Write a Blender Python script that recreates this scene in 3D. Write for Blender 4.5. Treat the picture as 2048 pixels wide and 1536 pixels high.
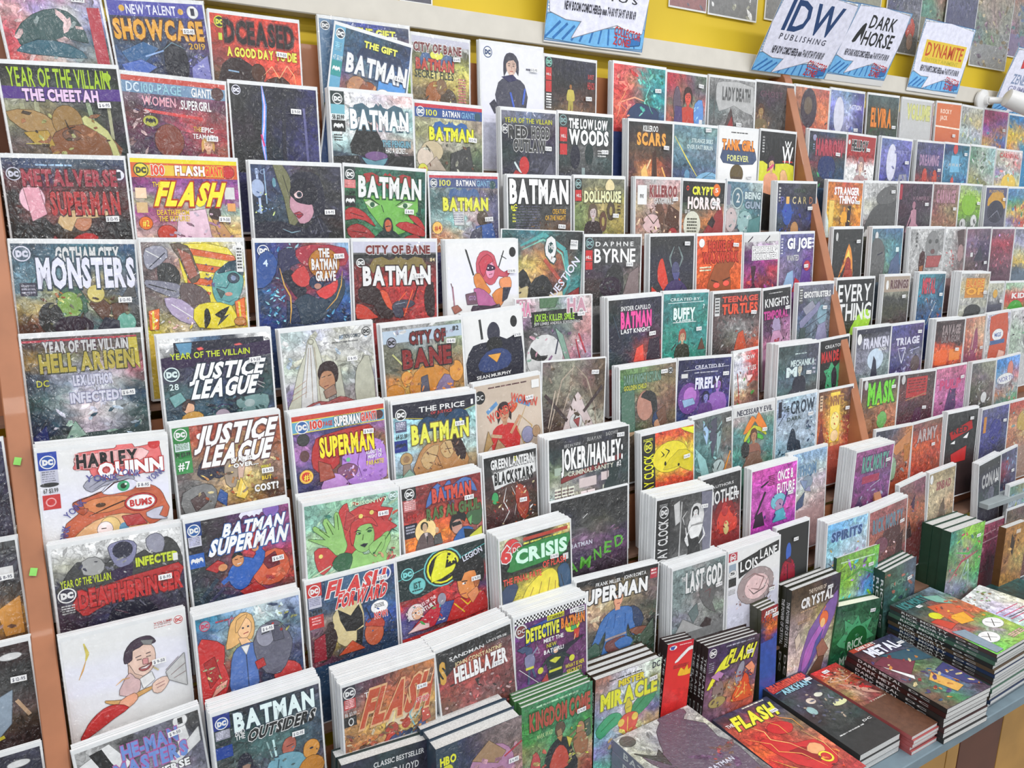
import bpy, bmesh, math, random
from mathutils import Vector, Matrix
from mathutils.geometry import tessellate_polygon
SC = bpy.context.scene
for _o in list(bpy.data.objects): bpy.data.objects.remove(_o, do_unlink=True)
COL = SC.collection

# ------------------------------------------------------------------ camera, world, lights, exposure
H0 = 1.80                                    # eye height above the shop floor
cam_d = bpy.data.cameras.new('camera'); cam = bpy.data.objects.new('camera', cam_d); COL.objects.link(cam)
cam_d.sensor_fit = 'HORIZONTAL'; cam_d.sensor_width = 36.0; cam_d.lens = 36.0 * 1540.0 / 2048.0
cam_d.clip_start = .02; cam_d.clip_end = 60
cam.matrix_world = Matrix(((0.8574941,0.1087378,-0.5028717,0.0000000),(-0.5143598,0.2034865,-0.8330830,0.0000000),(0.0117399,0.9730207,0.2304188,1.8000000),(0.0000000,0.0000000,0.0000000,1.0000000)))
cam.location = (0, 0, H0)
SC.camera = cam
SC.view_settings.view_transform = 'Standard'; SC.view_settings.look = 'None'
SC.view_settings.exposure = 0.2; SC.view_settings.gamma = 1.0
SC.view_settings.use_curve_mapping = False
W = bpy.data.worlds.new('world'); SC.world = W; W.use_nodes = True
W.node_tree.nodes['Background'].inputs[0].default_value = (.86, .93, 1.0, 1)
W.node_tree.nodes['Background'].inputs[1].default_value = .62
def area(name, loc, rot, sx, sy, power, col=(1, .97, .93)):
    l = bpy.data.lights.new(name, 'AREA'); l.shape = 'RECTANGLE'; l.size = sx; l.size_y = sy; l.energy = power; l.color = col
    o = bpy.data.objects.new(name, l); COL.objects.link(o); o.location = loc; o.rotation_euler = rot
    return o
# ceiling tube fittings of the shop: they run across the room above and behind the photographer
for i, (x, y) in enumerate(((-.5, .35), (1.2, .3), (2.9, .3), (.3, -1.3), (2.3, -1.3), (-1.2, -3.2), (1.4, -3.2), (4.2, -2.6), (0, -5.4), (3.0, -5.4))):
    area('ceiling_light', (x, y, 2.95), (0, 0, 0), 1.25, .16, 15)

# ------------------------------------------------------------------ materials
def mat(name):
    m = bpy.data.materials.new(name); m.use_nodes = True
    return m, m.node_tree.nodes, m.node_tree.links, m.node_tree.nodes['Principled BSDF']
def noise(N, L, scale, detail=3, coord='Object', vec=None):
    tc = N.new('ShaderNodeTexCoord'); n = N.new('ShaderNodeTexNoise'); n.inputs['Scale'].default_value = scale
    n.inputs['Detail'].default_value = detail
    L.new(tc.outputs[coord], n.inputs['Vector']); return n
def print_mat(name, rough, coat):
    m, N, L, B = mat(name)
    a = N.new('ShaderNodeAttribute'); a.attribute_name = 'ca'
    n1 = noise(N, L, 75, 4); n2 = noise(N, L, 320, 2)
    ad = N.new('ShaderNodeMath'); ad.operation = 'MULTIPLY_ADD'; L.new(n2.outputs[0], ad.inputs[0]); ad.inputs[1].default_value = .45
    L.new(n1.outputs[0], ad.inputs[2])
    mr = N.new('ShaderNodeMapRange'); L.new(ad.outputs[0], mr.inputs[0])
    mr.inputs[1].default_value = .52; mr.inputs[2].default_value = .92; mr.inputs[3].default_value = -.5; mr.inputs[4].default_value = .5
    st = N.new('ShaderNodeMath'); st.operation = 'MULTIPLY'; L.new(mr.outputs[0], st.inputs[0]); L.new(a.outputs['Alpha'], st.inputs[1])
    s2 = N.new('ShaderNodeMath'); s2.operation = 'MULTIPLY_ADD'; L.new(st.outputs[0], s2.inputs[0]); s2.inputs[1].default_value = 1.1; s2.inputs[2].default_value = 1.0
    mx = N.new('ShaderNodeMix'); mx.data_type = 'RGBA'; mx.blend_type = 'MULTIPLY'; mx.inputs[0].default_value = 1
    L.new(a.outputs['Color'], mx.inputs[6]); L.new(s2.outputs[0], mx.inputs[7])
    oi = N.new('ShaderNodeObjectInfo'); sc_ = N.new('ShaderNodeMath'); sc_.operation = 'MULTIPLY'; sc_.inputs[1].default_value = 7.0; L.new(oi.outputs['Random'], sc_.inputs[0])
    tc = N.new('ShaderNodeTexCoord'); wn = N.new('ShaderNodeTexNoise'); wn.inputs['Scale'].default_value = 45; wn.inputs['Detail'].default_value = 2; L.new(tc.outputs['Object'], wn.inputs['Vector'])
    wv = N.new('ShaderNodeVectorMath'); wv.operation = 'SCALE'; wv.inputs['Scale'].default_value = .034; L.new(wn.outputs['Color'], wv.inputs[0])
    av = N.new('ShaderNodeVectorMath'); av.operation = 'ADD'; L.new(tc.outputs['Object'], av.inputs[0]); L.new(wv.outputs[0], av.inputs[1])
    a2 = N.new('ShaderNodeVectorMath'); a2.operation = 'ADD'; L.new(av.outputs[0], a2.inputs[0]); L.new(sc_.outputs[0], a2.inputs[1])
    v1 = N.new('ShaderNodeTexVoronoi'); v1.feature = 'DISTANCE_TO_EDGE'; v1.inputs['Scale'].default_value = 95; L.new(a2.outputs[0], v1.inputs['Vector'])
    v2 = N.new('ShaderNodeTexVoronoi'); v2.feature = 'F1'; v2.inputs['Scale'].default_value = 95; L.new(a2.outputs[0], v2.inputs['Vector'])
    e1 = N.new('ShaderNodeMapRange'); e1.inputs[1].default_value = .0; e1.inputs[2].default_value = .09; e1.inputs[3].default_value = -.75; e1.inputs[4].default_value = 0; L.new(v1.outputs['Distance'], e1.inputs[0])
    bw = N.new('ShaderNodeSeparateColor'); L.new(v2.outputs['Color'], bw.inputs[0])
    e2 = N.new('ShaderNodeMath'); e2.operation = 'MULTIPLY_ADD'; e2.inputs[1].default_value = 1.0; e2.inputs[2].default_value = -.45; L.new(bw.outputs[0], e2.inputs[0])
    es = N.new('ShaderNodeMath'); es.operation = 'ADD'; L.new(e1.outputs[0], es.inputs[0]); L.new(e2.outputs[0], es.inputs[1])
    al = N.new('ShaderNodeMapRange'); al.inputs[1].default_value = .2; al.inputs[2].default_value = .6; L.new(a.outputs['Alpha'], al.inputs[0])
    em = N.new('ShaderNodeMath'); em.operation = 'MULTIPLY'; L.new(es.outputs[0], em.inputs[0]); L.new(al.outputs[0], em.inputs[1])
    e3 = N.new('ShaderNodeMath'); e3.operation = 'MULTIPLY_ADD'; e3.inputs[1].default_value = .5; e3.inputs[2].default_value = 1; L.new(em.outputs[0], e3.inputs[0])
    m3 = N.new('ShaderNodeMix'); m3.data_type = 'RGBA'; m3.blend_type = 'MULTIPLY'; m3.inputs[0].default_value = 1; L.new(mx.outputs[2], m3.inputs[6]); L.new(e3.outputs[0], m3.inputs[7])
    L.new(m3.outputs[2], B.inputs['Base Color'])
    B.inputs['Roughness'].default_value = rough
    B.inputs['Coat Weight'].default_value = coat; B.inputs['Coat Roughness'].default_value = .18
    return m
M_PRINT = print_mat('printed_ink', .55, .12)
M_GLOSS = print_mat('glossy_printed_ink', .4, .3)
def plain(name, col, rough=.6, sc=40, amt=.12, metal=0, coat=0, bump=0):
    m, N, L, B = mat(name)
    n = noise(N, L, sc, 4); cr = N.new('ShaderNodeValToRGB')
    cr.color_ramp.elements[0].position = .3; cr.color_ramp.elements[1].position = .7
    cr.color_ramp.elements[0].color = tuple(c * (1 - amt) for c in col) + (1,); cr.color_ramp.elements[1].color = tuple(min(1, c * (1 + amt * .6)) for c in col) + (1,)
    L.new(n.outputs[0], cr.inputs[0]); L.new(cr.outputs[0], B.inputs['Base Color'])
    B.inputs['Roughness'].default_value = rough; B.inputs['Metallic'].default_value = metal; B.inputs['Coat Weight'].default_value = coat
    if bump:
        b = N.new('ShaderNodeBump'); b.inputs['Strength'].default_value = bump; b.inputs['Distance'].default_value = .002
        L.new(n.outputs[0], b.inputs['Height']); L.new(b.outputs[0], B.inputs['Normal'])
    return m
def srgb(h):
    r = []
    for i in range(3):
        c = int(h[i], 16) / 15.0
        c = c / 12.92 if c <= .04045 else ((c + .055) / 1.055) ** 2.4
        r.append(c * .96)
    return tuple(r)
M_BOARD = plain('white_backing_board', (.80, .81, .82), .5, 30, .05, coat=.2)
M_PAGES = plain('book_page_edges', (.60, .60, .59), .8, 400, .22)
M_CREAM = plain('cream_page_edges', (.80, .78, .66), .8, 300, .1)
M_WOOD = plain('orange_laminate', (.39, .15, .068), .42, 18, .14, coat=.1)
M_WALL = plain('yellow_wall_paint', (.72, .51, .02), .6, 6, .05)
M_RAIL = plain('cream_rail_paint', (.66, .62, .55), .5, 25, .05)
M_TABLE = plain('blue_grey_laminate', (.16, .22, .26), .45, 30, .1)
M_FLOOR = plain('grey_floor_vinyl', (.35, .35, .34), .4, 5, .15)
M_CABO = plain('cabinet_ochre', (.42, .22, .05), .5, 10, .15)
M_CABB = plain('cabinet_brown', (.11, .035, .018), .5, 10, .15)
M_SHELF = plain('dark_shelf_board', (.22, .12, .08), .7, 15, .15)
M_WHITE = plain('white_plastic', (.75, .74, .73), .35, 20, .03, coat=.3)
M_BLACK = plain('black_glass', (.01, .01, .012), .1, 20, .1, coat=.6)
M_GREY = plain('grey_ledge_laminate', (.32, .36, .37), .4, 20, .08)
M_GREEN = plain('green_tape', (.25, .62, .12), .6, 60, .15)
# clear polypropylene sleeve: see-through film whose wrinkles catch the ceiling tubes
M_FILM, N, L, B = mat('clear_plastic_film')
N.remove(B); out = N['Material Output']
tr = N.new('ShaderNodeBsdfTransparent'); gl = N.new('ShaderNodeBsdfGlossy'); gl.inputs['Roughness'].default_value = .2
nz = noise(N, L, 15, 1.5); nz.inputs['Distortion'].default_value = 2.2
bp = N.new('ShaderNodeBump'); bp.inputs['Strength'].default_value = 1.0; bp.inputs['Distance'].default_value = .012
L.new(nz.outputs[0], bp.inputs['Height']); L.new(bp.outputs[0], gl.inputs['Normal'])
lw = N.new('ShaderNodeLayerWeight'); lw.inputs['Blend'].default_value = .5
pw = N.new('ShaderNodeMath'); pw.operation = 'POWER'; pw.inputs[1].default_value = 4; L.new(lw.outputs['Facing'], pw.inputs[0])
mu = N.new('ShaderNodeMath'); mu.operation = 'MULTIPLY_ADD'; mu.inputs[1].default_value = .6; mu.inputs[2].default_value = .05; L.new(pw.outputs[0], mu.inputs[0])
ms = N.new('ShaderNodeMixShader'); L.new(mu.outputs[0], ms.inputs[0]); L.new(tr.outputs[0], ms.inputs[1]); L.new(gl.outputs[0], ms.inputs[2])
L.new(ms.outputs[0], out.inputs['Surface'])
def film_variant(name, k, scale, rough):
    m = M_FILM.copy(); m.name = name
    for n in m.node_tree.nodes:
        if n.type == 'MATH' and n.operation == 'MULTIPLY_ADD': n.inputs[2].default_value = k
        if n.type == 'TEX_NOISE': n.inputs['Scale'].default_value = scale
        if n.type == 'BSDF_GLOSSY': n.inputs['Roughness'].default_value = rough
    return m
M_CRUMP = film_variant('crumpled_plastic_film', .09, 12, .16)

# ------------------------------------------------------------------ object helpers
def link(name, me, parent=None, loc=None):
    o = bpy.data.objects.new(name, me); COL.objects.link(o)
    if parent is not None: o.parent = parent
    if loc is not None: o.location = loc
    return o
def tag(o, label, cat, group=None, kind=None):
    if label: o['label'] = label
    if cat: o['category'] = cat
    if group: o['group'] = group
    if kind: o['kind'] = kind
    return o
def mesh_from(name, V, Fc, mats, mi=None, cols=None):
    me = bpy.data.meshes.new(name); me.from_pydata(V, [], Fc)
    for m in mats: me.materials.append(m)
    if mi: me.polygons.foreach_set('material_index', mi)
    if cols is not None:
        at = me.color_attributes.new('ca', 'FLOAT_COLOR', 'CORNER'); at.data.foreach_set('color', cols)
    me.update(); return me
class Box:
    def __init__(s): s.V = []; s.F = []; s.M = []
    def add(s, x0, x1, y0, y1, z0, z1, mi=0):
        n = len(s.V); s.V += [(x, y, z) for z in (z0, z1) for y in (y0, y1) for x in (x0, x1)]
        s.F += [(n, n+2, n+3, n+1), (n+4, n+5, n+7, n+6), (n, n+1, n+5, n+4), (n+2, n+6, n+7, n+3), (n, n+4, n+6, n+2), (n+1, n+3, n+7, n+5)]
        s.M += [mi] * 6; return s
    def prism(s, poly, x0, x1, mi=0):            # poly in (y, z)
        n = len(s.V); k = len(poly)
        s.V += [(x0, a, b) for a, b in poly] + [(x1, a, b) for a, b in poly]
        s.F += [tuple(range(n, n+k))[::-1], tuple(range(n+k, n+2*k))] + [(n+i, n+(i+1) % k, n+k+(i+1) % k, n+k+i) for i in range(k)]
        s.M += [mi] * (k + 2); return s
    def obj(s, name, mats, parent=None, loc=None, bevel=0):
        me = mesh_from(name, s.V, s.F, mats if isinstance(mats, list) else [mats], s.M)
        b = bmesh.new(); b.from_mesh(me); bmesh.ops.recalc_face_normals(b, faces=b.faces)
        if bevel: bmesh.ops.bevel(b, geom=b.edges[:], offset=bevel, segments=1, affect='EDGES')
        b.to_mesh(me); b.free()
        return link(name, me, parent, loc)

# ------------------------------------------------------------------ glyphs of the built-in font, cached once
CH = [chr(i) for i in range(33, 127)]
GL = {}
def build_glyphs():
    tmp = []
    for off in (.02, .05, .1):
        for c in CH:
            cu = bpy.data.curves.new('g', 'FONT'); cu.body = c; cu.size = 1; cu.offset = off; cu.resolution_u = 2; cu.fill_mode = 'FRONT'
            o = bpy.data.objects.new('g', cu); COL.objects.link(o); tmp.append((c, off, o, cu))
    dg = bpy.context.evaluated_depsgraph_get(); dg.update()
    for c, off, o, cu in tmp:
        me = o.evaluated_get(dg).to_mesh()
        GL[(c, 0 if off < .03 else 1 if off < .07 else 2)] = ([(v.co.x, v.co.y) for v in me.vertices], [tuple(p.vertices) for p in me.polygons])
        o.evaluated_get(dg).to_mesh_clear()
    for c, off, o, cu in tmp:
        bpy.data.objects.remove(o); bpy.data.curves.remove(cu)
build_glyphs()
CAPH = .72
def layout(txt, bold):
    Vs = []; Fs = []; x = 0.0
    for c in txt:
        if c == ' ': x += .26; continue
        v, f = GL[(c, 1 if bold else 0)]
        if not v: continue
        x0 = min(a for a, b in v); x1 = max(a for a, b in v)
        w, g = GL[(c, bold)]
        n = len(Vs); Vs += [(a - x0 + x, b) for a, b in w]; Fs += [tuple(i + n for i in t) for t in g]
        x += x1 - x0 + (.075 if bold == 0 else .05)
    return Vs, Fs, max(x - .075, .05)

# ------------------------------------------------------------------ flat printed artwork: layered ink shapes
class Art:
    # u runs 0..100 over the printed width, v runs 0 (top) to vmax, one v unit is vu metres
    def __init__(s, w, h, vu, seed):
        s.w = w; s.h = h; s.vu = vu; s.vm = h / vu; s.V = []; s.F = []; s.C = []; s.k = 0.0; s.r = random.Random(seed)
    def P(s, u, v):
        u = min(max(u, 0), 100); v = min(max(v, 0), s.vm)
        return ((u / 100 - .5) * s.w, -.00025 - s.k, -v * s.vu)
    def face(s, pts, c, a):
        n = len(s.V); s.V += [s.P(*p) for p in pts]; s.F.append(tuple(range(n, n + len(pts)))); s.C += (list(c) + [a]) * len(pts)
    def poly(s, pts, c, a=.2, line=False):
        if line:
            d = [v*.3 for v in c]; s.k += .00002; n = len(pts)
            for i in range(n):
                (x0, y0), (x1, y1) = pts[i], pts[(i+1) % n]; q = math.hypot(x1-x0, y1-y0) or 1; nx, ny = -(y1-y0)/q*.55, (x1-x0)/q*.55
                s.face([(x0+nx, y0+ny), (x1+nx, y1+ny), (x1-nx, y1-ny), (x0-nx, y0-ny)], d, 0)
        s.k += .000035
        if len(pts) <= 4: s.face(pts, c, a); return
        n = len(s.V); s.V += [s.P(*p) for p in pts]
        for t in tessellate_polygon([[Vector((p[0], p[1], 0)) for p in pts]]):
            s.F.append(tuple(n + i for i in t)); s.C += (list(c) + [a]) * 3
    def smooth(s, pts):
        if len(pts) < 5: return pts
        o = []; n = len(pts)
        for i in range(n):
            a, b, c, d = pts[i-1], pts[i], pts[(i+1) % n], pts[(i+2) % n]
            for t in (0, .5):
                o.append(tuple(.5 * (2*b[j] + (c[j]-a[j])*t + (2*a[j]-5*b[j]+4*c[j]-d[j])*t*t + (3*b[j]-a[j]-3*c[j]+d[j])*t**3) for j in (0, 1)))
        return o
    def ell(s, x, y, rx, ry, c, a=.2, n=18, line=False):
        s.poly([(x + rx*math.cos(6.2832*i/n), y + ry*math.sin(6.2832*i/n)) for i in range(n)], c, a, line)
    def rect(s, x, y, w, h, c, a=.06): s.k += .000035; s.face([(x, y), (x, y+h), (x+w, y+h), (x+w, y)], c, a)
    def stroke(s, pts, w, c, a=.3):
        s.k += .000035; n = len(pts)
        for i in range(n - 1):
            (x0, y0), (x1, y1) = pts[i], pts[i+1]; d = math.hypot(x1-x0, y1-y0) or 1; nx, ny = -(y1-y0)/d*w/2, (x1-x0)/d*w/2
            e0 = .35 if i == 0 and n > 2 else 1; e1 = .35 if i == n-2 and n > 2 else 1
            s.face([(x0+nx*e0, y0+ny*e0), (x1+nx*e1, y1+ny*e1), (x1-nx*e1, y1-ny*e1), (x0-nx*e0, y0-ny*e0)], c, a)
            s.k += .000002
    def grid(s, cols, hexes, vend):
        cs = [srgb(hexes[i:i+3]) for i in range(0, len(hexes), 3)]; NC = len(cs); rows = max(1, round(NC/cols)); r = s.r
        cs = [cs[min(NC-1, (0 if rows < 2 else round(j*(NC-cols)/(rows-1))) + i)] for j in range(rows) for i in range(cols)]
        def at(x, y):
            x = min(max(x, 0), cols-1); y = min(max(y, 0), rows-1)
            x0 = int(x); y0 = int(y); x1 = min(x0+1, cols-1); y1 = min(y0+1, rows-1); fx = x-x0; fy = y-y0
            return [(cs[y0*cols+x0][j]*(1-fx)+cs[y0*cols+x1][j]*fx)*(1-fy) + (cs[y1*cols+x0][j]*(1-fx)+cs[y1*cols+x1][j]*fx)*fy for j in range(3)]
        flat = cols == 1 and len(set(hexes[i:i+3] for i in range(0, len(hexes), 3))) < 3
        nx = max(1 if flat else 8, cols*3); ny = max(4, rows*3); V0 = []
        Cn = []
        for j in range(ny+1):
            for i in range(nx+1):
                jx = r.uniform(-.34, .34) if 0 < i < nx else 0; jy = r.uniform(-.34, .34) if 0 < j < ny else 0
                V0.append(s.P((i+jx)/nx*100, (j+jy)/ny*vend))
                c = at((i/nx*cols-.5) + (0 if cols == 1 else r.uniform(-.3, .3)), (j/ny*rows-.5) + r.uniform(-.3, .3))
                lum = 1 + (0 if flat else r.uniform(-.14, .14)); Cn.append([v*lum for v in c] + [.05 if flat else .6])
        b = len(s.V); s.V += V0
        for j in range(ny):
            for i in range(nx):
                q = (j*(nx+1)+i, (j+1)*(nx+1)+i, (j+1)*(nx+1)+i+1, j*(nx+1)+i+1)
                s.F.append(tuple(b+t for t in q))
                for t in q: s.C += Cn[t]
        if vend < s.vm - .1:
            s.face([(0, vend), (0, s.vm), (100, s.vm), (100, vend)], cs[-1], .3)
        if not flat:
            s.k += .00003
            for _ in range(70):
                x, y = r.random()*100, r.random()*vend; c = at(x/100*cols-.5, y/vend*rows-.5); l = r.choice((.45, .6, .75, 1.3, 1.5, 1.7)); an = r.uniform(-1.3, 1.3) + (1.57 if r.random() < .3 else 0)
                e = r.uniform(2, 6.5); t = e*r.uniform(.12, .4); dx, dy = math.cos(an), math.sin(an); s.k += .0000015
                s.face([(x-dx*e, y-dy*e), (x-dy*t, y+dx*t), (x+dx*e, y+dy*e), (x+dy*t, y-dx*t)], [min(.92, v*l + (.012 if l > 1 else 0)) for v in c], .4)
    def text(s, x, y, w, h, txt, c, out=None, shear=0, rot=0):
        txt = txt.strip()
        for bold in ((2, 1) if out is not None else (0,)):
            V, Fs, tw = layout(txt, bold)
            if not Fs: continue
            s.k += .000035; n = len(s.V); cx, cy = x + w/2, y + h/2; ca, sa = math.cos(math.radians(rot)), math.sin(math.radians(rot))
            for a, b in V:
                px = x + a/tw*w + shear*(b/CAPH-.5)*h; py = y + h - b/CAPH*h
                if rot: dx, dy = px-cx, py-cy; px, py = cx+dx*ca+dy*sa, cy-dx*sa+dy*ca
                s.V.append(s.P(px, py))
            cc = list(out if bold == 2 else c) + [.1]
            for t in Fs: s.F.append(tuple(n+i for i in t)); s.C += cc * len(t)
    def run(s, prog, vend):
        r = s.r
        cmds = [c.strip() for c in prog.split(';')]
        for cmd in [c for c in cmds if c[:1] not in 'TOIRV'] + [c for c in cmds if c and c[0] in 'TOIRV']:
            if not cmd: continue
            k = cmd[0]
            if k == 'm': cols = int(cmd[1]); s.grid(cols, cmd[2:].replace(' ', ''), vend); continue
            p = cmd.split(); q = p[1:]
            if k == 'T': s.text(*map(float, q[1:5]), ' '.join(q[5:]), srgb(q[0]))
            elif k == 'O': s.text(*map(float, q[2:6]), ' '.join(q[6:]), srgb(q[0]), srgb(q[1]))
            elif k == 'I': s.text(*map(float, q[2:6]), ' '.join(q[6:]), srgb(q[0]), srgb(q[1]), shear=.32)
            elif k == 'R': s.text(*map(float, q[2:6]), ' '.join(q[6:]), srgb(q[0]), rot=float(q[1]))
            elif k == 'V':
                x, y, w, h = map(float, q[1:5]); s.text(x + w/2 - h/2, y - h/2 - w/2, h, w, ' '.join(q[5:]), srgb(q[0]), rot=90)
            elif k == 'r': s.rect(*map(float, q[1:5]), srgb(q[0]))
            elif k in 'ce':
                v = list(map(float, q[1:])); s.ell(v[0], v[1], v[2], v[3] if len(v) > 3 else v[2], srgb(q[0]), line=v[2] > 5 and sum(srgb(q[0])) > .12)
            elif k == 'p':
                v = list(map(float, q[1:])); s.poly(s.smooth([(v[i], v[i+1]) for i in range(0, len(v)-1, 2)]), srgb(q[0]), line=sum(srgb(q[0])) > .12)
            elif k == 's':
                v = list(map(float, q[1:])); s.stroke([(v[i], v[i+1]) for i in range(1, len(v)-1, 2)], v[0], srgb(q[0]))
            elif k == 'd':
                x, y, R = map(float, q[2:5]); fg, bg = srgb(q[0]), srgb(q[1])
                s.ell(x, y, R, R, fg, .05); s.ell(x, y, R*.84, R*.84, bg, .05); s.text(x - R*.62, y - R*.36, R*1.24, R*.72, 'DC', fg, fg)
            elif k == 'b':
                n = int(q[0]); x, y, w, h, sz = map(float, q[1:6]); hx = q[6]; cs = [srgb(hx[i:i+3]) for i in range(0, len(hx)-2, 3)]
                s.k += .000035
                for i in range(n):
                    cx, cy = x + r.random()*w, y + r.random()*h; R = sz * r.uniform(.35, .8); an = r.uniform(-1.2, 1.2); el = r.uniform(1.2, 3.2); m = r.choice((4, 5, 6)); c = r.choice(cs); ph = r.random()*6
                    pts = []
                    for t in range(m):
                        a = ph + 6.2832*t/m; dx, dy = R*el*.6*math.cos(a)*r.uniform(.6, 1.2), R*.6*math.sin(a)*r.uniform(.6, 1.2)
                        pts.append((cx + dx*math.cos(an) - dy*math.sin(an), cy + dx*math.sin(an) + dy*math.cos(an)))
                    s.k += .0000022; s.face(pts, c, .6)
            elif k == 'L':
                x, y, w, h = map(float, q[1:5]); n = int(q[5]); c = srgb(q[0]); s.k += .000035
                for i in range(n):
                    xx = x; rh = h/n*.55; yy = y + i*h/n
                    while xx < x + w - .5:
                        ww = min(r.uniform(.08, .28)*max(w, 12), x + w - xx); s.face([(xx, yy), (xx, yy+rh), (xx+ww*.86, yy+rh), (xx+ww*.86, yy)], c, .9); xx += ww
            elif k == 'W':
                x, y, w, h = map(float, q[1:5])
                half = [(0, .12), (.04, .0), (.08, .16), (.16, .22), (.28, .02), (.42, .12), (.5, .55), (.44, .95), (.36, .62), (.24, .56), (.16, .85), (.06, .68), (0, 1)]
                pts = [(x + w/2 + a*w, y + b*h) for a, b in half] + [(x + w/2 - a*w, y + b*h) for a, b in half[::-1][1:-1]]
                s.poly(pts, srgb(q[0]))
            elif k == 'X':
                x, y, w, h = map(float, q[2:6]); s.rect(x, y, w, h, srgb(q[1])); s.k += .00002; c = srgb(q[0]); u = h/3
                for j in range(3):
                    for i in range(int(w/u)):
                        if (i + j) % 2: s.face([(x+i*u, y+j*u), (x+i*u, y+j*u+u), (x+i*u+u, y+j*u+u), (x+i*u+u, y+j*u)], c, .1)
            elif k == 'H':
                hair, skin, body = map(srgb, q[:3]); x, y, z = map(float, q[3:6]); hh = z*.42
                s.poly(s.smooth([(x-hh*1.9, y+hh*4), (x-hh*1.7, y+hh*1.7), (x-hh*.5, y+hh*1.15), (x+hh*.5, y+hh*1.15), (x+hh*1.7, y+hh*1.7), (x+hh*1.9, y+hh*4)]), body)
                s.poly(s.smooth([(x-hh*.95, y+hh*1.1), (x-hh*1.0, y-hh*.3), (x-hh*.6, y-hh*1.15), (x+hh*.3, y-hh*1.25), (x+hh*.95, y-hh*.5), (x+hh*.9, y+hh*.9), (x+hh*.5, y+hh*.4), (x-hh*.5, y+hh*.4)]), hair)
                s.rect(x-hh*.3, y+hh*.5, hh*.6, hh*.8, [c*.8 for c in skin]); s.ell(x, y, hh*.66, hh*.92, skin, .35, 14)
                s.poly([(x-hh*.75, y-hh*.1), (x-hh*.5, y-hh*.95), (x+hh*.5, y-hh), (x+hh*.74, y-hh*.2), (x+hh*.3, y-hh*.6), (x-hh*.3, y-hh*.5)], hair)
                dk = [c*.25 for c in skin]
                for e in (-1, 1): s.ell(x+e*hh*.28, y-hh*.02, hh*.13, hh*.07, dk, 0, 8); s.stroke([(x+e*hh*.12, y-hh*.2), (x+e*hh*.46, y-hh*.25)], hh*.07, dk)
                s.stroke([(x-hh*.18, y+hh*.52), (x+hh*.2, y+hh*.5)], hh*.1, [skin[0]*.7, skin[1]*.3, skin[2]*.3])
                s.stroke([(x+hh*.02, y), (x+hh*.06, y+hh*.3)], hh*.07, [c*.7 for c in skin])
            elif k == 'F':
                body, skin = map(srgb, q[:2]); x, y, hgt = map(float, q[2:5]); u = hgt/8
                s.poly([(x-u*.9, y+u*4), (x-u*.2, y+u*3.8), (x+u*.9, y+u*4), (x+u*1.1, y+u*8), (x+u*.4, y+u*8), (x, y+u*5), (x-u*.5, y+u*8), (x-u*1.2, y+u*8)], [c*.8 for c in body])
                s.poly(s.smooth([(x-u*1.1, y+u*1.4), (x+u*1.1, y+u*1.4), (x+u*1.6, y+u*3.8), (x+u*.9, y+u*4.2), (x-u*.9, y+u*4.2), (x-u*1.6, y+u*3.8)]), body)
                s.ell(x, y+u*.6, u*.5, u*.7, skin, .3, 10)
    def mesh(s, name, m):
        V = [(a, b, c) for a, b, c in s.V]
        return mesh_from(name, V, s.F, [m], None, s.C)

STK = []
for _t in ('$ 9-50', '$ 6-95', '$ 8-95', '$ 12-95'):
    a = Art(.024, .0105, .00024, 1); a.rect(0, 0, 100, 100, srgb('eee'), .1)
    a.text(10, 10, 80, 24, _t, srgb('556'))
    m_ = a.mesh('price_sticker', M_PRINT); STK.append(m_)

def frame_from(tl, tr, lean):
    tl = Vector(tl); tr = Vector(tr); ax = (tr - tl).normalized()
    up = Vector((0, math.sin(lean), math.cos(lean))); up = (up - ax * up.dot(ax)).normalized()
    yy = up.cross(ax); M = Matrix((ax, yy, up)).transposed().to_4x4()
    return tl, (tr - tl).length, M
def film_mesh(w, h, amp, seed, mtl):
    r = random.Random(seed); nx, ny = (5, 7) if amp < .001 else (9, 13); V = []; Fc = []
    for j in range(ny+1):
        for i in range(nx+1): V.append((-w/2 + w*i/nx, r.uniform(-amp, 0) if 0 < i < nx and 0 < j < ny else .001, -h*j/ny))
    for j in range(ny):
        for i in range(nx): a = j*(nx+1)+i; Fc.append((a, a+nx+1, a+nx+2, a+1))
    me = mesh_from('plastic_sleeve', V, Fc, [mtl]); me.polygons.foreach_set('use_smooth', [True]*len(me.polygons)); return me
FILMS = {}
def film(w, h, crump):
    k = (round(w, 2), round(h, 2), crump, random.Random(int(w*9999)).randrange(3))
    if k not in FILMS: FILMS[k] = film_mesh(1, 1, .0045 if crump else .0008, hash(k) % 999, M_CRUMP if crump else M_FILM)
    return FILMS[k]
R0 = random.Random(7)
BEHIND = []          # slots of the copies standing behind each front comic
TH = .0036
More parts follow.
